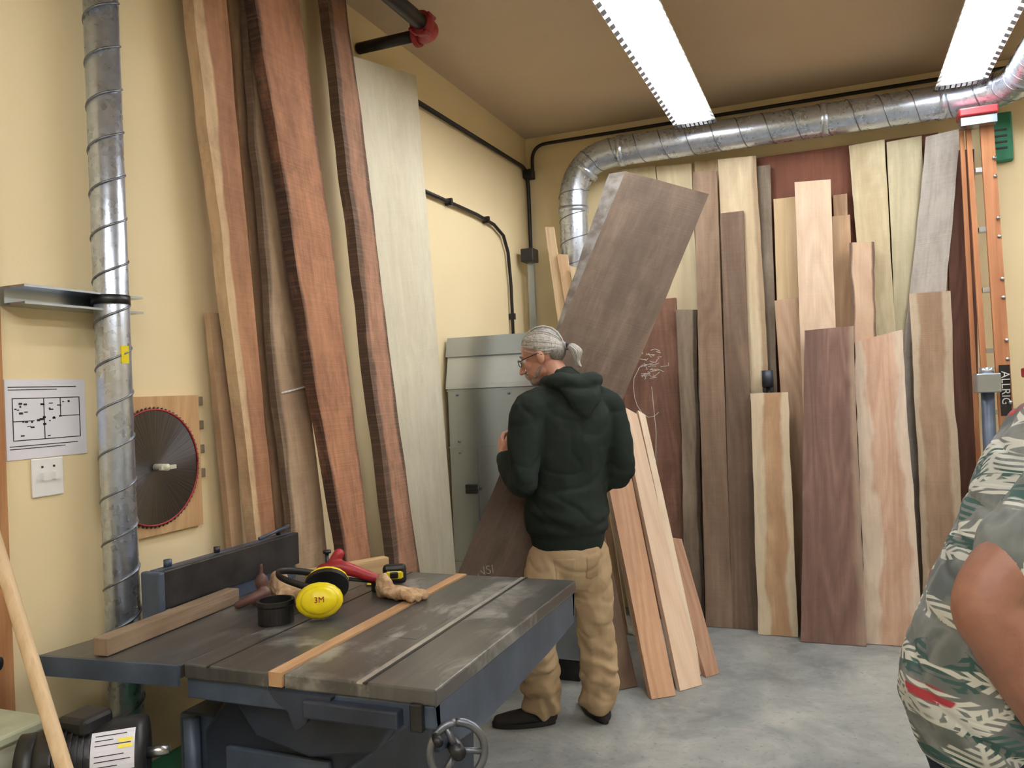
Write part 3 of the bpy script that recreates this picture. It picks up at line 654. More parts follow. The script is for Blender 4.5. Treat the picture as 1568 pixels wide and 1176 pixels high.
def eardef(c,q=1.3):
    e=empty('ear_defenders');c=V(c)
    for k,(off,ax) in enumerate(((V((0,0,0)),V((.55,-.8,.25))),(V((-.06,.12,.012)),V((-.5,.8,.2))))):
        ax=ax.normalized();p=c+off;a,b=basis(ax)
        mesh_ob('cup_%d'%(k+1),*join([ellip(p+ax*.012*q,(.038*q,.050*q,.026*q),(a,b,ax)),ellip(p+ax*.026*q,(.030*q,.040*q,.018*q),(a,b,ax))]),m_yel,e,True)
        vs,fs=tube([p-ax*.014*q,p+ax*.006*q],[(.038*q,.050*q)]*2,24,a,cap=False);mesh_ob('cushion_%d'%(k+1),vs,fs,m_black,e)
    A=c+V((-.005,.0,.03));B=c+V((-.06,.13,.035));pts=[]
    for i in range(17):
        t=math.pi*i/16;m=(A+B)/2;h=(A-B)/2;pts.append(m+h*math.cos(t)+V((-.12,-.05,.0))*math.sin(t)+V((0,0,.035))*math.sin(t))
    vs,fs=tube(pts,[(.010,.004)]*17,8,V((0,0,1)));mesh_ob('headband',vs,fs,m_black,e,True)
    ax=V((.55,-.8,.25)).normalized();text('cup_logo','3M',.022,c+ax*.0448*q,V((0,0,1)).cross(ax),(0,0,1),m_red,e,.0008)
    return e
eardef((-1.36,1.89,zt+.055))
m_tan=simple('tan_leather',(204,176,140),.9,scale=26,c2=(160,126,92),bs=.6)
def crumple(c,n): return .006*noise.noise(c*28)+.0025*(1-abs(noise.noise(c*45))*3)
gx,gy=-1.555,2.03
g=[ellip((gx,gy,zt+.03),(.055,.045,.028)),]
for k in range(4): g.append(stube([(gx+.03,gy-.03+k*.02,zt+.03),(gx+.075,gy-.045+k*.03,zt+.045),(gx+.115,gy-.055+k*.038,zt+.018)],[(.014,.011),(.013,.010),(.010,.009)]))
g.append(stube([(gx-.02,gy-.04,zt+.02),(gx+.02,gy-.085,zt+.018)],[.014,.011]));g.append(stube([(gx-.03,gy,zt+.03),(gx-.08,gy+.03,zt+.045)],[(.030,.022),(.046,.030)]))
union('leather_work_glove',g,.0035,m_tan,None,1,crumple)
g=[ellip((-1.265,2.14,zt+.022),(.045,.040,.018)),stube([(-1.29,2.145,zt+.024),(-1.325,2.165,zt+.030)],[(.030,.018),(.040,.024)])]
for k in range(4): g.append(stube([(-1.25+k*.004,2.12+k*.014,zt+.018),(-1.215,2.105+k*.018,zt+.024),(-1.185+(k%2)*.01,2.095+k*.020,zt+.014)],[(.013,.011),(.012,.010),(.011,.009)]))
union('leather_work_glove',g,.0035,m_tan,None,1,crumple)
e=empty('red_hand_clamp')
union('grip',[stube([(-1.52,2.13,zt+.08),(-1.46,2.15,zt+.085),(-1.40,2.18,zt+.06),(-1.35,2.20,zt+.04)],[.018,.022,.017,.013]),stube([(-1.50,2.14,zt+.08),(-1.475,2.16,zt+.125)],[.016,.018])],.004,m_red,e)
pipe('bar',[(-1.53,2.13,zt+.06),(-1.36,2.21,zt+.03)],.006,m_dkmetal,e,8);box('jaw',-1.385,-1.355,2.195,2.225,zt+.001,zt+.045,m_dkmetal,e,.004)
e=empty('push_handle')
union('handle',[stube([(-1.68,1.93,zt+.012),(-1.64,1.95,zt+.03),(-1.62,1.98,zt+.04)],[.012,.015,.018]),ellip((-1.635,1.985,zt+.07),(.020,.020,.026)),stube([(-1.635,1.985,zt+.02),(-1.635,1.985,zt+.12)],[.011,.006]),ellip((-1.635,1.985,zt+.012),(.035,.035,.012))],.004,simple('dark_brown_handle',(96,66,58),.5),e)
e=empty('black_dust_port_cap');cx,cy=-1.475,1.845
vs=[];fs=[];prof=[(.0,.004),(.044,.004),(.044,.0),(.049,.0),(.049,.046),(.052,.05),(.052,.062),(.044,.062),(.044,.012),(0,.012)]
sg=32
for r_,z_ in prof:
    for j in range(sg): vs.append(V((cx+r_*math.cos(2*math.pi*j/sg),cy+r_*math.sin(2*math.pi*j/sg),zt+.001+z_)))
for i in range(len(prof)-1):
    for j in range(sg): fs.append((i*sg+j,i*sg+(j+1)%sg,(i+1)*sg+(j+1)%sg,(i+1)*sg+j))
mesh_ob('shell',vs,fs,m_black,e)
e=empty('tape_measure')
Mt=Matrix.Translation((-1.365,2.31,zt+.001))@Matrix.Rotation(math.radians(25),4,'Z')
box('case',-.038,.038,-.018,.018,.002,.064,m_black,e,.012,Mt);box('case_band',-.032,.032,-.020,.020,.014,.050,m_yel,e,.010,Mt);box('case_badge',-.016,.016,-.0215,.0215,.020,.044,m_black,e,.006,Mt)
box('blade_tab',-.09,-.03,-.012,.012,.003,.005,m_yel,e,0,Mt);box('hook',-.094,-.09,-.012,.012,.0,.012,m_chrome,e,0,Mt)

# ------------------------------------------------------------------ lower-left clutter
e=empty('electric_motor')
mx,my,mz=-1.53,1.29,.75
ax=V((.6,.5,-.0)).normalized()
c0=V((mx,my,mz))
vs,fs=stube([c0-ax*.10,c0-ax*.09,c0+ax*.09,c0+ax*.10],[.06,.085,.085,.06],3,28);mesh_ob('casing',vs,fs,m_black,e,True)
for k in range(7):
    p=c0-ax*(.07-.012*k);vs,fs=tube([p-ax*.002,p+ax*.002],.09,28,cap=False);mesh_ob('fin_%d'%k,vs,fs,m_black,e)
pipe('fan_cover',[c0-ax*.14,c0-ax*.10],.078,m_black,e,28);pipe('shaft',[c0+ax*.1,c0+ax*.15],.012,m_chrome,e,12)
box('terminal_box',mx-.05,mx+.03,my-.05,my+.03,mz+.07,mz+.11,m_black,e,.01)
vs=[];fs=[]
for i in range(2):
    for j in range(9):
        d=V((ax.y,-ax.x,0))*math.cos(math.radians(5+j*7))+V((0,0,1))*math.sin(math.radians(5+j*7))
        vs.append(c0+ax*(.005+.085*i)+d*.0865)
for j in range(8): fs.append((j,j+1,9+j+1,9+j))
mesh_ob('nameplate',vs,fs,m_paper,e)
vs2=[v+(v-c0-ax*((v-c0).dot(ax)))*.006 for v in vs]
parts=[]
for j,(q0,q1) in ((1,(.1,.6)),(2,(.1,.9)),(3,(.1,.75)),(5,(.1,.9)),(6,(.1,.5)),(7,(.1,.8))): parts.append(tube([vs2[j].lerp(vs2[9+j],q) for q in (q0,q1)],.0009,5))
v_,f_=join(parts);mesh_ob('nameplate_print',v_,f_,m_ink,e)
mesh_ob('caution_tag',[vs2[4].lerp(vs2[13],.62),vs2[6].lerp(vs2[15],.62),vs2[6].lerp(vs2[15],.95),vs2[4].lerp(vs2[13],.95)],[(0,1,2,3)],m_yel,e)
for q,x in enumerate((.08,-.08)): box('foot_%d'%q,mx+x*.6-.02,mx+x*.6+.02,my-.07,my+.07,.65,mz-.05,m_black,e)
box('stand_top',-1.655,-1.38,1.15,1.41,.63,.65,m_blued,e,.004)
for q,(x,y) in enumerate(((-1.63,1.17),(-1.40,1.17),(-1.63,1.39),(-1.40,1.39))): box('stand_leg_%d'%q,x-.015,x+.015,y-.015,y+.015,0,.63,m_blued,e)
e=empty('tool_cabinet');box('body',-1.97,-1.69,1.06,1.30,.04,.80,m_cream,e,.008);box('lid',-1.98,-1.68,1.05,1.31,.80,.825,simple('cabinet_lid_green',(176,180,150),.5),e,.006);box('drawer',-1.94,-1.71,1.05,1.06,.5,.76,m_cream,e,.004);box('plinth',-1.95,-1.70,1.08,1.29,0,.04,m_black,e);box('drawer_pull',-1.86,-1.77,1.035,1.05,.62,.635,m_chrome,e)
e=empty('cordless_drill')
union('body',[stube([(-1.93,1.16,.95),(-1.86,1.20,.955),(-1.80,1.23,.955)],[.026,.03,.022]),stube([(-1.90,1.18,.94),(-1.90,1.17,.86)],[.018,.018]),ellip((-1.90,1.17,.845),(.035,.045,.018))],.005,m_black,e);pipe('chuck',[(-1.80,1.23,.955),(-1.76,1.25,.955)],.015,m_dkmetal,e,14)
e=empty('dust_port_hood')
prism('hood',[(-1.85,.08),(-1.85,.44),(-1.72,.50),(-1.66,.50),(-1.66,.08)],'y',1.62,1.98,m_green,e,.02);box('rim',-1.855,-1.65,1.61,1.99,.485,.505,m_green,e,.006);box('plinth',-1.84,-1.67,1.64,1.96,0,.08,m_dkmetal,e)
w_h=W('broom_handle',(220,190,146),(198,162,116))
A=V((-.716,.87,.014));B=V((-1.965,1.345,1.39));vs,fs=tube([A.lerp(B,t/12) for t in range(13)],.015,14)
o=mesh_ob('wooden_pole',vs,fs,w_h,None,True);uvbox(o)

# ------------------------------------------------------------------ people
def cloth(name,c,c2,scale=60,rough=.9,bs=.35):
    m,nt,b=nmat(name);co=coord(nt);n=noise_n(nt,co,3,4);nt.links.new(ramp(nt,n,[(.3,lin(c2)),(.7,lin(c))]),b.inputs['Base Color'])
    b.inputs['Roughness'].default_value=rough;b.inputs['Specular IOR Level'].default_value=.15
    bump(nt,b,noise_n(nt,co,scale*4,2),bs,.002);return m
m_hood=cloth('dark_green_fleece',(46,54,49),(33,40,36));m_kh=cloth('khaki_canvas',(190,168,136),(166,142,110))
m_kh2=cloth('khaki_canvas_pocket',(178,156,124),(156,132,102))
m_skin,nt,b=nmat('skin');co=coord(nt);nt.links.new(ramp(nt,noise_n(nt,co,14,4),[(.3,lin((190,136,116))),(.7,lin((212,162,140)))]),b.inputs['Base Color']);b.inputs['Roughness'].default_value=.5;b.inputs['Subsurface Weight'].default_value=.08;b.inputs['Subsurface Radius'].default_value=(.02,.008,.004)
m_skin2,nt,b=nmat('tanned_skin');co=coord(nt);nt.links.new(ramp(nt,noise_n(nt,co,14,4),[(.3,lin((144,98,80))),(.7,lin((168,120,98)))]),b.inputs['Base Color']);b.inputs['Roughness'].default_value=.45;bump(nt,b,noise_n(nt,co,120,4),.25,.002)
def hairm(name,c,c2):
    m,nt,b=nmat(name);co=coord(nt);n=noise_n(nt,mapping(nt,co,(1,1,.25)),140,4,.6);nt.links.new(ramp(nt,n,[(.35,lin(c2)),(.65,lin(c))]),b.inputs['Base Color']);b.inputs['Roughness'].default_value=.45;return m
m_hair=hairm('grey_hair',(150,148,142),(104,100,96));m_beard=hairm('grey_beard',(168,156,146),(130,112,102))
m_strA=hairm('grey_hair_light',(218,216,210),(186,184,178));m_strB=hairm('grey_hair_mid',(174,170,164),(136,132,126))
m_hair2=hairm('brown_hair',(90,70,52),(50,38,28))
m_shoe=cloth('dark_shoe_leather',(66,64,64),(48,46,46),rough=.6)
m_eye=simple('eye_white',(230,228,222),.2,var=.02)
def folds(amp,f=9,fine=0):
    def d(c,n):
        p=V((c.x*f,c.y*f,c.z*f*.55+c.x*3))
        r=1-abs(noise.noise(p))*2.2
        w=(c.x-c.y)*.7
        q=V((w*f*.8+c.z*3,(c.x+c.y)*f*.5,c.z*f*1.5+w*6))
        r2=max(0,1-abs(noise.noise(q))*4)**1.5
        return amp*(r*.7)+amp*.4*noise.noise(c*f*2.6)-fine*r2
    return d
def hand(name,w,d,pn,th,mat,parent,curl=(.5,.7,.5),sc_=1.,voxel=.0028):
    w,d,pn,th=V(w),V(d).normalized(),V(pn).normalized(),V(th).normalized()
    pn=(pn-d*pn.dot(d)).normalized();s=d.cross(pn)
    if s.dot(th)<0: s=-s
    P=[stube([w-d*.03,w,w+d*.02*sc_],[(.026,.020),(.026,.019),(.030,.018)],4,16,s)]
    P.append(ellip(w+d*.05*sc_,(.050*sc_,.041*sc_,.017*sc_),(d,s,pn)))
    P.append(ellip(w+d*.03*sc_+s*.022*sc_+pn*.008,(.030*sc_,.018*sc_,.015*sc_),((d+s*.5).normalized(),(s-d*.5).normalized(),pn)))
    for off,L in ((.031,.072),(.0105,.080),(-.0105,.075),(-.030,.058)):
        p=w+(d*.078+s*off)*sc_;pts=[p-d*.02*sc_,p];dd=(d+s*off*1.2).normalized();ang=0
        for q,fr in enumerate((.44,.31,.25)):
            ang+=curl[q];v=(dd*math.cos(ang)+pn*math.sin(ang));p=p+v*L*fr*sc_;pts.append(p)
        P.append(tube(pts,[.0095*sc_,.0098*sc_,.009*sc_,.0083*sc_,.0072*sc_],10))
    p=w+(d*.022+s*.026)*sc_;v1=(d*.62+s*.70+pn*.35).normalized();v2=(d*.8+s*.25+pn*.55).normalized();v3=(d*.75-s*.05+pn*.66).normalized()
    P.append(tube([p,p+v1*.034*sc_,p+(v1*.034+v2*.032)*sc_,p+(v1*.034+v2*.032+v3*.024)*sc_],[.013*sc_,.0115*sc_,.010*sc_,.0085*sc_],10))
    return union(name,P,voxel,mat,parent,1)
def head(e,c,h,tilt,neck,skin,hair,glasses=True,beard=True,pony=True):
    c=V(c);h=V(h).normalized();s=V((0,0,1)).cross(h).normalized()
    h=(h*math.cos(tilt)-V((0,0,1))*math.sin(tilt)).normalized();u=h.cross(s).normalized()
    ax=(h,s,u);T=lambda a,b,z:c+h*a+s*b+u*z
    P=[ellip(T(-.008,0,.022),(.096,.074,.092),ax),ellip(T(.034,0,-.045),(.058,.056,.075),ax),ellip(T(.058,0,-.098),(.032,.032,.022),ax),
       ellip(T(.010,0,-.075),(.055,.055,.035),ax),
       tube([T(.088,0,.004),T(.104,0,-.022),T(.118,0,-.044)],[.008,.010,.012],10),ellip(T(.104,.010,-.048),(.010,.008,.007),ax),ellip(T(.104,-.010,-.048),(.010,.008,.007),ax),
       ellip(T(.082,0,.016),(.014,.046,.009),ax),ellip(T(.092,0,-.072),(.010,.022,.0055),ax),ellip(T(.090,0,-.082),(.010,.019,.006),ax),
       ellip(T(.066,.036,-.03),(.022,.02,.022),ax),ellip(T(.066,-.036,-.03),(.022,.02,.022),ax)]
    for q in (1,-1):
        P.append(ellip(T(-.008,q*.078,-.014),(.018,.009,.030),ax));P.append(ellip(T(-.002,q*.074,-.036),(.012,.008,.012),ax))
    P.append(stube([T(-.02,0,-.06),T(-.03,0,-.11),V(neck)],[.055,.056,.062],4,18))
    union('head',P,.004,skin,e,2)
    for q,nm in ((1,'left'),(-1,'right')):
        v,f=ellip(T(.078,q*.031,-.006),(.012,.013,.010),ax);mesh_ob('eye_'+nm,v,f,m_eye,e,True)
        v,f=ellip(T(.0885,q*.031,-.006),(.0025,.005,.005),ax);mesh_ob('iris_'+nm,v,f,m_ink,e,True)
        v,f=tube([T(.090,q*.015,.018),T(.090,q*.032,.023),T(.078,q*.050,.017)],[.003,.0045,.003],8);mesh_ob('eyebrow_'+nm,v,f,hair,e,True)
    Hh=[ellip(T(-.028,0,.034),(.084,.076,.084),ax),ellip(T(.014,0,.064),(.060,.060,.048),ax),ellip(T(-.058,0,-.010),(.054,.062,.052),ax)]
    if pony: Hh+=[stube([T(-.10,0,.0),T(-.125,0,-.012)],[.026,.015]),stube([T(-.125,0,-.012),T(-.146,.004,-.030),T(-.148,.006,-.055),T(-.134,.004,-.078)],[.014,.022,.020,.012])]
    union('hair_base',Hh,.0045,hair,e,3)
    rr=random.Random(3);A_,B_=[],[]
    ce=V((-.018,0,.034));ra=(.094,.0815,.089)
    endp=V((-.112,0,-.006))
    for k in range(420):
        al=rr.uniform(-1.95,1.95);f=abs(al)/1.95
        hx=.070-.085*f**1.6+rr.uniform(-.006,.004)
        d0=V(((hx-ce.x)/ra[0],math.sin(al)*.98,math.cos(al)));
        y=math.sqrt(max(.05,1-min(.95,d0.x**2)));d0=V((d0.x,d0.y*y,d0.z*y)).normalized()
        d1=V(((endp.x-ce.x)/ra[0],endp.y/ra[1]+.12*math.sin(al),(endp.z-ce.z)/ra[2])).normalized()
        om=d0.angle(d1);pts=[]
        lift=1.0+rr.uniform(0,.035)
        for j in range(9):
            t=j/8;v=(d0*math.sin((1-t)*om)+d1*math.sin(t*om))/max(1e-4,math.sin(om))
            v=V((v.x*ra[0],v.y*ra[1],v.z*ra[2]))*(lift-(.02 if j in (0,) else 0))+ce
            pts.append(T(v.x,v.y,v.z))
        (A_ if rr.random()<.62 else B_).append(tube(pts,[.0012]+[.0021]*7+[.0016],5,cap=False))
    if pony:
        for k in range(130):
            a=rr.uniform(0,6.283);ww=rr.uniform(.35,1.0);path=[]
            for j,(q,rad) in enumerate(((V((-.108,0,-.004)),.020),(V((-.124,0,-.010)),.013),(V((-.142,.003,-.026)),.026),(V((-.150,.005,-.048)),.029),(V((-.146,.005,-.072)),.022),(V((-.138,.004,-.095)),.013),(V((-.146,.002,-.118)),.005))):
                rd=rad*(.82+.18*ww);p=q+V((math.cos(a)*.55,math.sin(a),-math.cos(a)*.55 if j<3 else 0))*rd
                if j>=3: p=q+V((math.cos(a),math.sin(a),0))*rd
                path.append(T(p.x,p.y,p.z))
            P_,_=resample(path,[.002]*7,3);(A_ if rr.random()<.62 else B_).append(tube(P_,.0019,5,cap=False))
        mesh_ob('hair_tie',*tube([T(-.118,0,-.006),T(-.128,0,-.012)],.0165,14),m_ink,e,True)
        mesh_ob('hair_strands_light',*join(A_),m_strA,e,True);mesh_ob('hair_strands_mid',*join(B_),m_strB,e,True)
    else: mesh_ob('hair_strands',*join(A_+B_),hair,e,True)
    if beard:
        union('beard',[ellip(T(.062,0,-.100),(.034,.034,.026),ax),stube([T(.05,.045,-.085),T(.01,.060,-.055)],[.012,.006]),stube([T(.05,-.045,-.085),T(.01,-.060,-.055)],[.012,.006]),stube([T(.092,.024,-.085),T(.100,.012,-.064),T(.102,0,-.061),T(.100,-.012,-.064),T(.092,-.024,-.085)],[.006]*5)],.004,m_beard,e,2,lambda p,n:.0012*noise.noise(p*120))
    if glasses:
        for q in (1,-1):
            pts=[T(.103,q*.033,-.006)+s*(.024*math.cos(t))+u*(.016*math.sin(t)) for t in [2*math.pi*k/24 for k in range(25)]]
            pipe('lens_rim',pts,.0018,m_dkmetal,e,6);pipe('temple',[T(.103,q*.056,0),T(.06,q*.078,.002),T(-.005,q*.084,.002),T(-.02,q*.084,-.012)],.0022,m_dkmetal,e,6)
        pipe('bridge',[T(.103,.010,-.002),T(.107,0,0),T(.103,-.010,-.002)],.0018,m_dkmetal,e,6)
man=empty('man_in_hooded_sweatshirt')
F=V((-.70,.714,0));Lm=V((-.714,-.70,0))
def sect(z,cx,cy,rl,rf): return (V((cx,cy,z)),(rl,rf))
S=[sect(.83,-1.12,3.46,.168,.142),sect(.865,-1.12,3.46,.172,.146),sect(.90,-1.12,3.46,.192,.160),sect(1.0,-1.12,3.46,.188,.156),sect(1.12,-1.11,3.46,.180,.146),sect(1.26,-1.09,3.45,.190,.146),sect(1.38,-1.08,3.45,.198,.138),sect(1.455,-1.08,3.455,.162,.116),sect(1.51,-1.09,3.46,.100,.092),sect(1.545,-1.105,3.465,.072,.075)]
a,b=resample([q[0] for q in S],[q[1] for q in S],4)
P=[tube(a,b,28,Lm)]
shL=V((-1.215,3.325,1.425));elL=V((-1.235,3.225,1.12));wrL=V((-1.375,3.385,1.205))
shR=V((-.955,3.57,1.425));elR=V((-.89,3.56,1.14));wrR=V((-1.055,3.60,1.05))
P.append(stube([V((-1.12,3.42,1.44)),shL,shL.lerp(elL,.5)+V((-.01,-.01,0)),elL,elL.lerp(wrL,.5)+V((0,0,-.008)),wrL],[.085,.086,.072,.062,.056,.040],6,18))
P.append(stube([V((-1.04,3.49,1.44)),shR,shR.lerp(elR,.5)+V((.012,0,0)),elR,elR.lerp(wrR,.5),wrR],[.085,.084,.070,.060,.055,.043],6,18))
bk=-F
hc=V((-1.09,3.46,1.525))
P.append(stube([hc+F*.055+Lm*.075+V((0,0,-.01)),hc+Lm*.105+V((0,0,.02)),hc+bk*.085+Lm*.085+V((0,0,.02)),hc+bk*.125+V((0,0,.012)),hc+bk*.085-Lm*.085+V((0,0,.02)),hc-Lm*.105+V((0,0,.02)),hc+F*.055-Lm*.075+V((0,0,-.01))],[.022,.032,.036,.040,.036,.032,.022],5,14))
P.append(stube([hc+bk*.10+V((0,0,.0)),hc+bk*.145+V((0,0,-.055)),hc+bk*.15+V((0,0,-.12))],[(.10,.035),(.085,.032),(.03,.02)],5,18,Lm))
def hf(c,n):
    k=max(0,min(1,(c.z-.87)/.05))
    low=max(0,min(1,(1.12-c.z)/.2))
    return k*(folds(.009,7,.0055)(c,n)+.006*low*math.sin(c.z*60+5*noise.noise(c*6)))
union('hooded_sweatshirt',P,.008,m_hood,man,2,hf)
hpL=V((-1.18,3.405,.775));knL=V((-1.25,3.345,.47));akL=V((-1.275,3.45,.10))
hpR=V((-1.06,3.525,.775));knR=V((-1.035,3.54,.48));akR=V((-1.035,3.56,.10))
P=[tube(*resample([V((-1.12,3.46,.74)),V((-1.12,3.46,.80)),V((-1.12,3.46,.85))],[(.150,.136),(.160,.138),(.145,.125)],4),28,Lm)]
P.append(stube([hpL,hpL.lerp(knL,.45),knL,knL.lerp(akL,.5)+V((0,.01,0)),akL],[.100,.096,.084,.080,.080],6,20))
P.append(stube([hpR,hpR.lerp(knR,.45),knR,knR.lerp(akR,.5)+V((0,.01,0)),akR],[.100,.096,.084,.080,.080],6,20))
def pf(c,n):
    k=max(0,min(1,(.42-c.z)/.3));rip=.013*k*math.sin(c.z*58+9*noise.noise(V((c.x*6,c.y*6,c.z*3))))*(.4+abs(noise.noise(c*9))*2)
    t=max(0,min(1,(.84-c.z)/.06))
    return t*(rip+folds(.014,7,.007)(c,n))
tr=union('khaki_trousers',P,.008,m_kh,man,2,pf)
for nm,q in (('back_pocket_1',.078),('back_pocket_2',-.055)):
    c=V((-1.12,3.46,.735))+Lm*q
    patch(nm,tr,c,Lm,V((0,0,1)),lambda s,t:((s-.5)*.09*(1-.12*(1-t)),(t-.5)*.10-(.014*(1-abs(s-.5)*2))*(1-t)),F,m_kh2,man,.003,14)
def shoe(nm,heel,toe,e,mat):
    h,t=V(heel),V(toe);d=(t-h).normalized();s=V((-d.y,d.x,0))
    P=[stube([h+d*.02+V((0,0,.04)),h+d*.09+V((0,0,.045)),h+d*.17+V((0,0,.035)),h+d*.255+V((0,0,.028))],[(.036,.04),(.038,.042),(.044,.034),(.036,.024)],5,18,s),stube([h+d*.045+V((0,0,.05)),h+d*.04+V((0,0,.12))],[.04,.042])]
    union(nm,P,.006,mat,e,2)
    n=24;vs=[]
    for z in (.0,.022):
        for k in range(n):
            a=2*math.pi*k/n;x=.14+.145*math.cos(a);w=.046*math.sin(a)*(1.0+.12*math.cos(a));vs.append(h+d*x+s*w+V((0,0,z+.001)))
    fs=[tuple(range(n))[::-1],tuple(range(n,2*n))]+[(k,(k+1)%n,n+(k+1)%n,n+k) for k in range(n)]
    mesh_ob(nm+'_sole',vs,fs,m_black,e)
shoe('shoe_left',(-1.225,3.475,0),(-1.47,3.365,0),man,m_shoe);shoe('shoe_right',(-1.0,3.525,0),(-1.155,3.735,0),man,m_shoe)
head(man,(-1.208,3.46,1.672),(-.985,-.10,0),.33,(-1.10,3.46,1.50),m_skin,m_hair)
hand('hand_left',wrL+V((-.012,.014,.016)),V((-.36,.50,.62)),V((.80,.62,.05)),V((.35,-.75,.4)),m_skin,man,(.45,.75,.6),1.0)
hand('hand_right',wrR+V((0,.004,0)),V((-.45,.75,.1)),V((-.85,-.3,0)),V((0,-.4,1)),m_skin,man,(.35,.75,.6),.95)
man.location=(-.022,-.009,0)

# ------------------------------------------------------------------ bystander in aloha shirt
m_al,nt,b=nmat('floral_shirt_fabric');co=coord(nt)
sx=nt.nodes.new('ShaderNodeSeparateXYZ');nt.links.new(co,sx.inputs[0])
hx_=mth(nt,'ADD',mth(nt,'MULTIPLY',sx.outputs[0],.80),mth(nt,'MULTIPLY',sx.outputs[1],.60))
def leaves(offx,offy,scale,L,wid,freq,keep):
    cb=nt.nodes.new('ShaderNodeCombineXYZ');nt.links.new(mth(nt,'ADD',hx_,offx),cb.inputs[0]);nt.links.new(mth(nt,'ADD',sx.outputs[2],offy),cb.inputs[1])
    v=nt.nodes.new('ShaderNodeTexVoronoi');v.voronoi_dimensions='2D';v.inputs['Scale'].default_value=scale;nt.links.new(cb.outputs[0],v.inputs['Vector'])
    df=nt.nodes.new('ShaderNodeVectorMath');df.operation='SUBTRACT';nt.links.new(cb.outputs[0],df.inputs[0]);nt.links.new(v.outputs['Position'],df.inputs[1])
    s2=nt.nodes.new('ShaderNodeSeparateXYZ');nt.links.new(df.outputs[0],s2.inputs[0])
    sc3=nt.nodes.new('ShaderNodeSeparateColor');nt.links.new(v.outputs['Color'],sc3.inputs[0])
    th=mth(nt,'MULTIPLY',sc3.outputs[0],6.283);c_=mth(nt,'COSINE',th);s_=mth(nt,'SINE',th)
    a=mth(nt,'ADD',mth(nt,'MULTIPLY',s2.outputs[0],c_),mth(nt,'MULTIPLY',s2.outputs[1],s_))
    bb_=mth(nt,'SUBTRACT',mth(nt,'MULTIPLY',s2.outputs[1],c_),mth(nt,'MULTIPLY',s2.outputs[0],s_))
    bb_=mth(nt,'ADD',bb_,mth(nt,'MULTIPLY',mth(nt,'MULTIPLY',a,a),3.0))
    ab=mth(nt,'ABSOLUTE',bb_)
    an=mth(nt,'DIVIDE',a,L);prof=mth(nt,'MULTIPLY',mth(nt,'SUBTRACT',1.0,mth(nt,'MULTIPLY',an,an)),wid)
    comb=mth(nt,'ADD',mth(nt,'MULTIPLY',mth(nt,'SINE',mth(nt,'ADD',mth(nt,'MULTIPLY',a,freq),mth(nt,'MULTIPLY',ab,-freq*.9))),.5),.5)
    inside=mr(nt,mth(nt,'SUBTRACT',prof,ab),-.0005,.0015)
    frond=mth(nt,'MAXIMUM',mr(nt,comb,.30,.55),mr(nt,ab,.0015,.0035,1,0))
    return mth(nt,'MULTIPLY',mth(nt,'MULTIPLY',inside,frond),mr(nt,sc3.outputs[1],keep-.01,keep+.01))
col=ramp(nt,noise_n(nt,co,9,3),[(.40,lin((98,104,106))),(.5,lin((136,140,138))),(.62,lin((112,118,116)))])
col=mix(nt,leaves(.31,.17,14,.040,.022,420,.1),col,lin((62,96,92)))
col=mix(nt,leaves(0,0,13,.044,.020,400,.15),col,lin((228,230,222)))
col=mix(nt,leaves(.77,.5,15,.036,.017,520,.35),col,lin((214,218,212)))
col=mix(nt,leaves(.13,.9,11,.022,.018,200,.62),col,lin((178,62,70)))
nt.links.new(col,b.inputs['Base Color']);b.inputs['Roughness'].default_value=.85
m_jean=cloth('denim',(54,64,84),(38,46,62))
by=empty('bystander_in_floral_shirt')
Fb=V((.93,.37,0));Lb=V((-.37,.93,0))
S=[(V((.25,1.822,.865)),(.185,.152)),(V((.252,1.823,.90)),(.183,.150)),(V((.275,1.83,1.0)),(.175,.135)),(V((.33,1.852,1.15)),(.17,.120)),(V((.40,1.880,1.3)),(.178,.115)),(V((.44,1.898,1.39)),(.165,.10)),(V((.46,1.906,1.44)),(.11,.08)),(V((.475,1.912,1.49)),(.062,.062))]
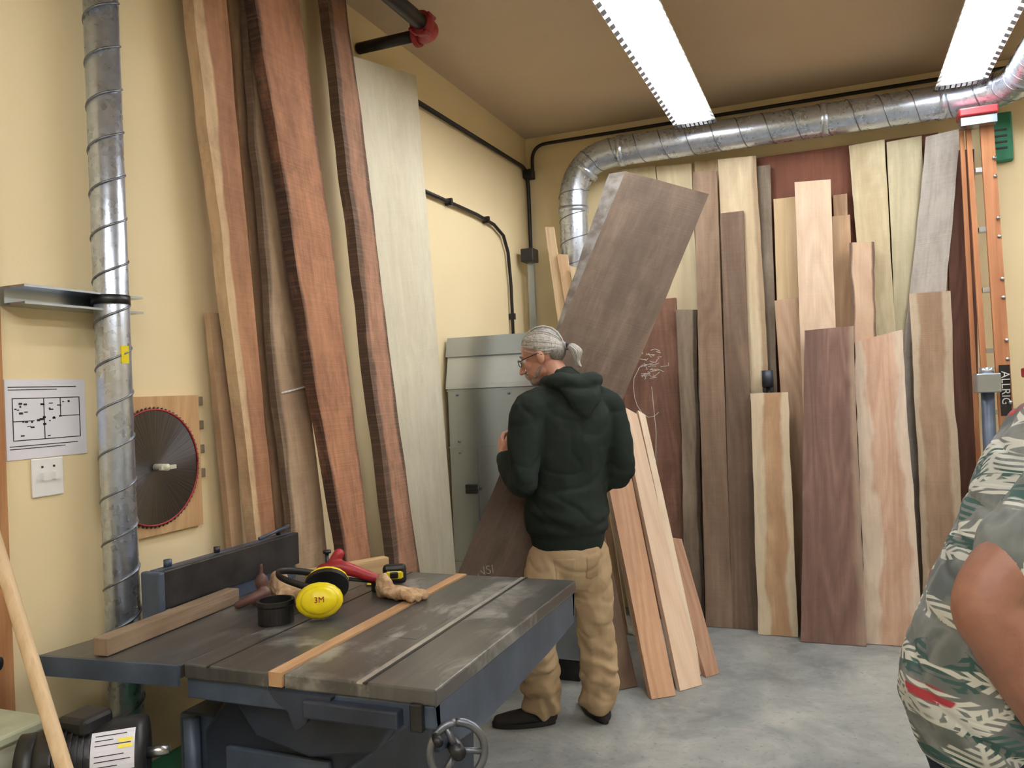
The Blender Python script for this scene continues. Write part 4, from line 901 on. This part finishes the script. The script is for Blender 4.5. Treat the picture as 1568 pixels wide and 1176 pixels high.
a,bq=resample([q[0] for q in S],[q[1] for q in S],4)
P=[tube(a,bq,28,Lb)]
sR=V((.430,1.742,1.365));eR_=V((.225,1.615,1.120));wR=V((.355,1.645,.83))
sL=V((.42,2.06,1.38));eL_=V((.33,2.13,1.12));wL=V((.48,2.11,.92))
P.append(stube([V((.44,1.83,1.38)),sR,sR.lerp(eR_,.4),sR.lerp(eR_,.68)],[.07,.068,.068,.076],6,18))
P.append(stube([V((.44,1.97,1.38)),sL,sL.lerp(eL_,.4),sL.lerp(eL_,.70)],[.07,.068,.070,.078],6,18))
union('floral_shirt',P,.008,m_al,by,2,folds(.010,7,.006))
P=[stube([sR,sR.lerp(eR_,.5),eR_,eR_.lerp(wR,.3),wR],[.056,.057,.053,.060,.032],6,18)];union('arm_right',P,.006,m_skin2,by,2)
P=[stube([sL,sL.lerp(eL_,.5),eL_,eL_.lerp(wL,.3),wL],[.052,.052,.048,.052,.028],6,18)];union('arm_left',P,.006,m_skin2,by,2)
hand('hand_right',wR,(.35,.05,-.9),(.1,.95,0),(.95,.3,-.2),m_skin2,by,(.25,.35,.3),1.08);hand('hand_left',wL,(.5,-.1,-.8),(-.3,-.9,0),(.9,.3,0),m_skin2,by,(.25,.35,.3))
P=[tube(*resample([V((.26,1.825,.74)),V((.262,1.826,.84)),V((.265,1.827,.95))],[(.15,.12),(.160,.128),(.155,.12)],4),24,Lb)]
for q,nm in ((-1,'r'),(1,'l')):
    hp=V((.265,1.827,.86))+Lb*q*.08;kn=V((.30,1.84,.48))+Lb*q*.09;P.append(stube([hp,hp.lerp(kn,.5),kn,V((.25,1.82,.09))+Lb*q*.10],[.10,.088,.068,.062],6,18))
union('jeans',P,.010,m_jean,by,3,folds(.006,8))
for q,nm in ((-1,'right'),(1,'left')):
    h=V((.19,1.80,0))+Lb*q*.10;shoe('shoe_'+nm,h,h+Fb*.27,by,m_shoe)
head(by,(.55,1.943,1.665),(.93,.37,0),.2,(.475,1.912,1.48),m_skin2,m_hair2,False,False,False)
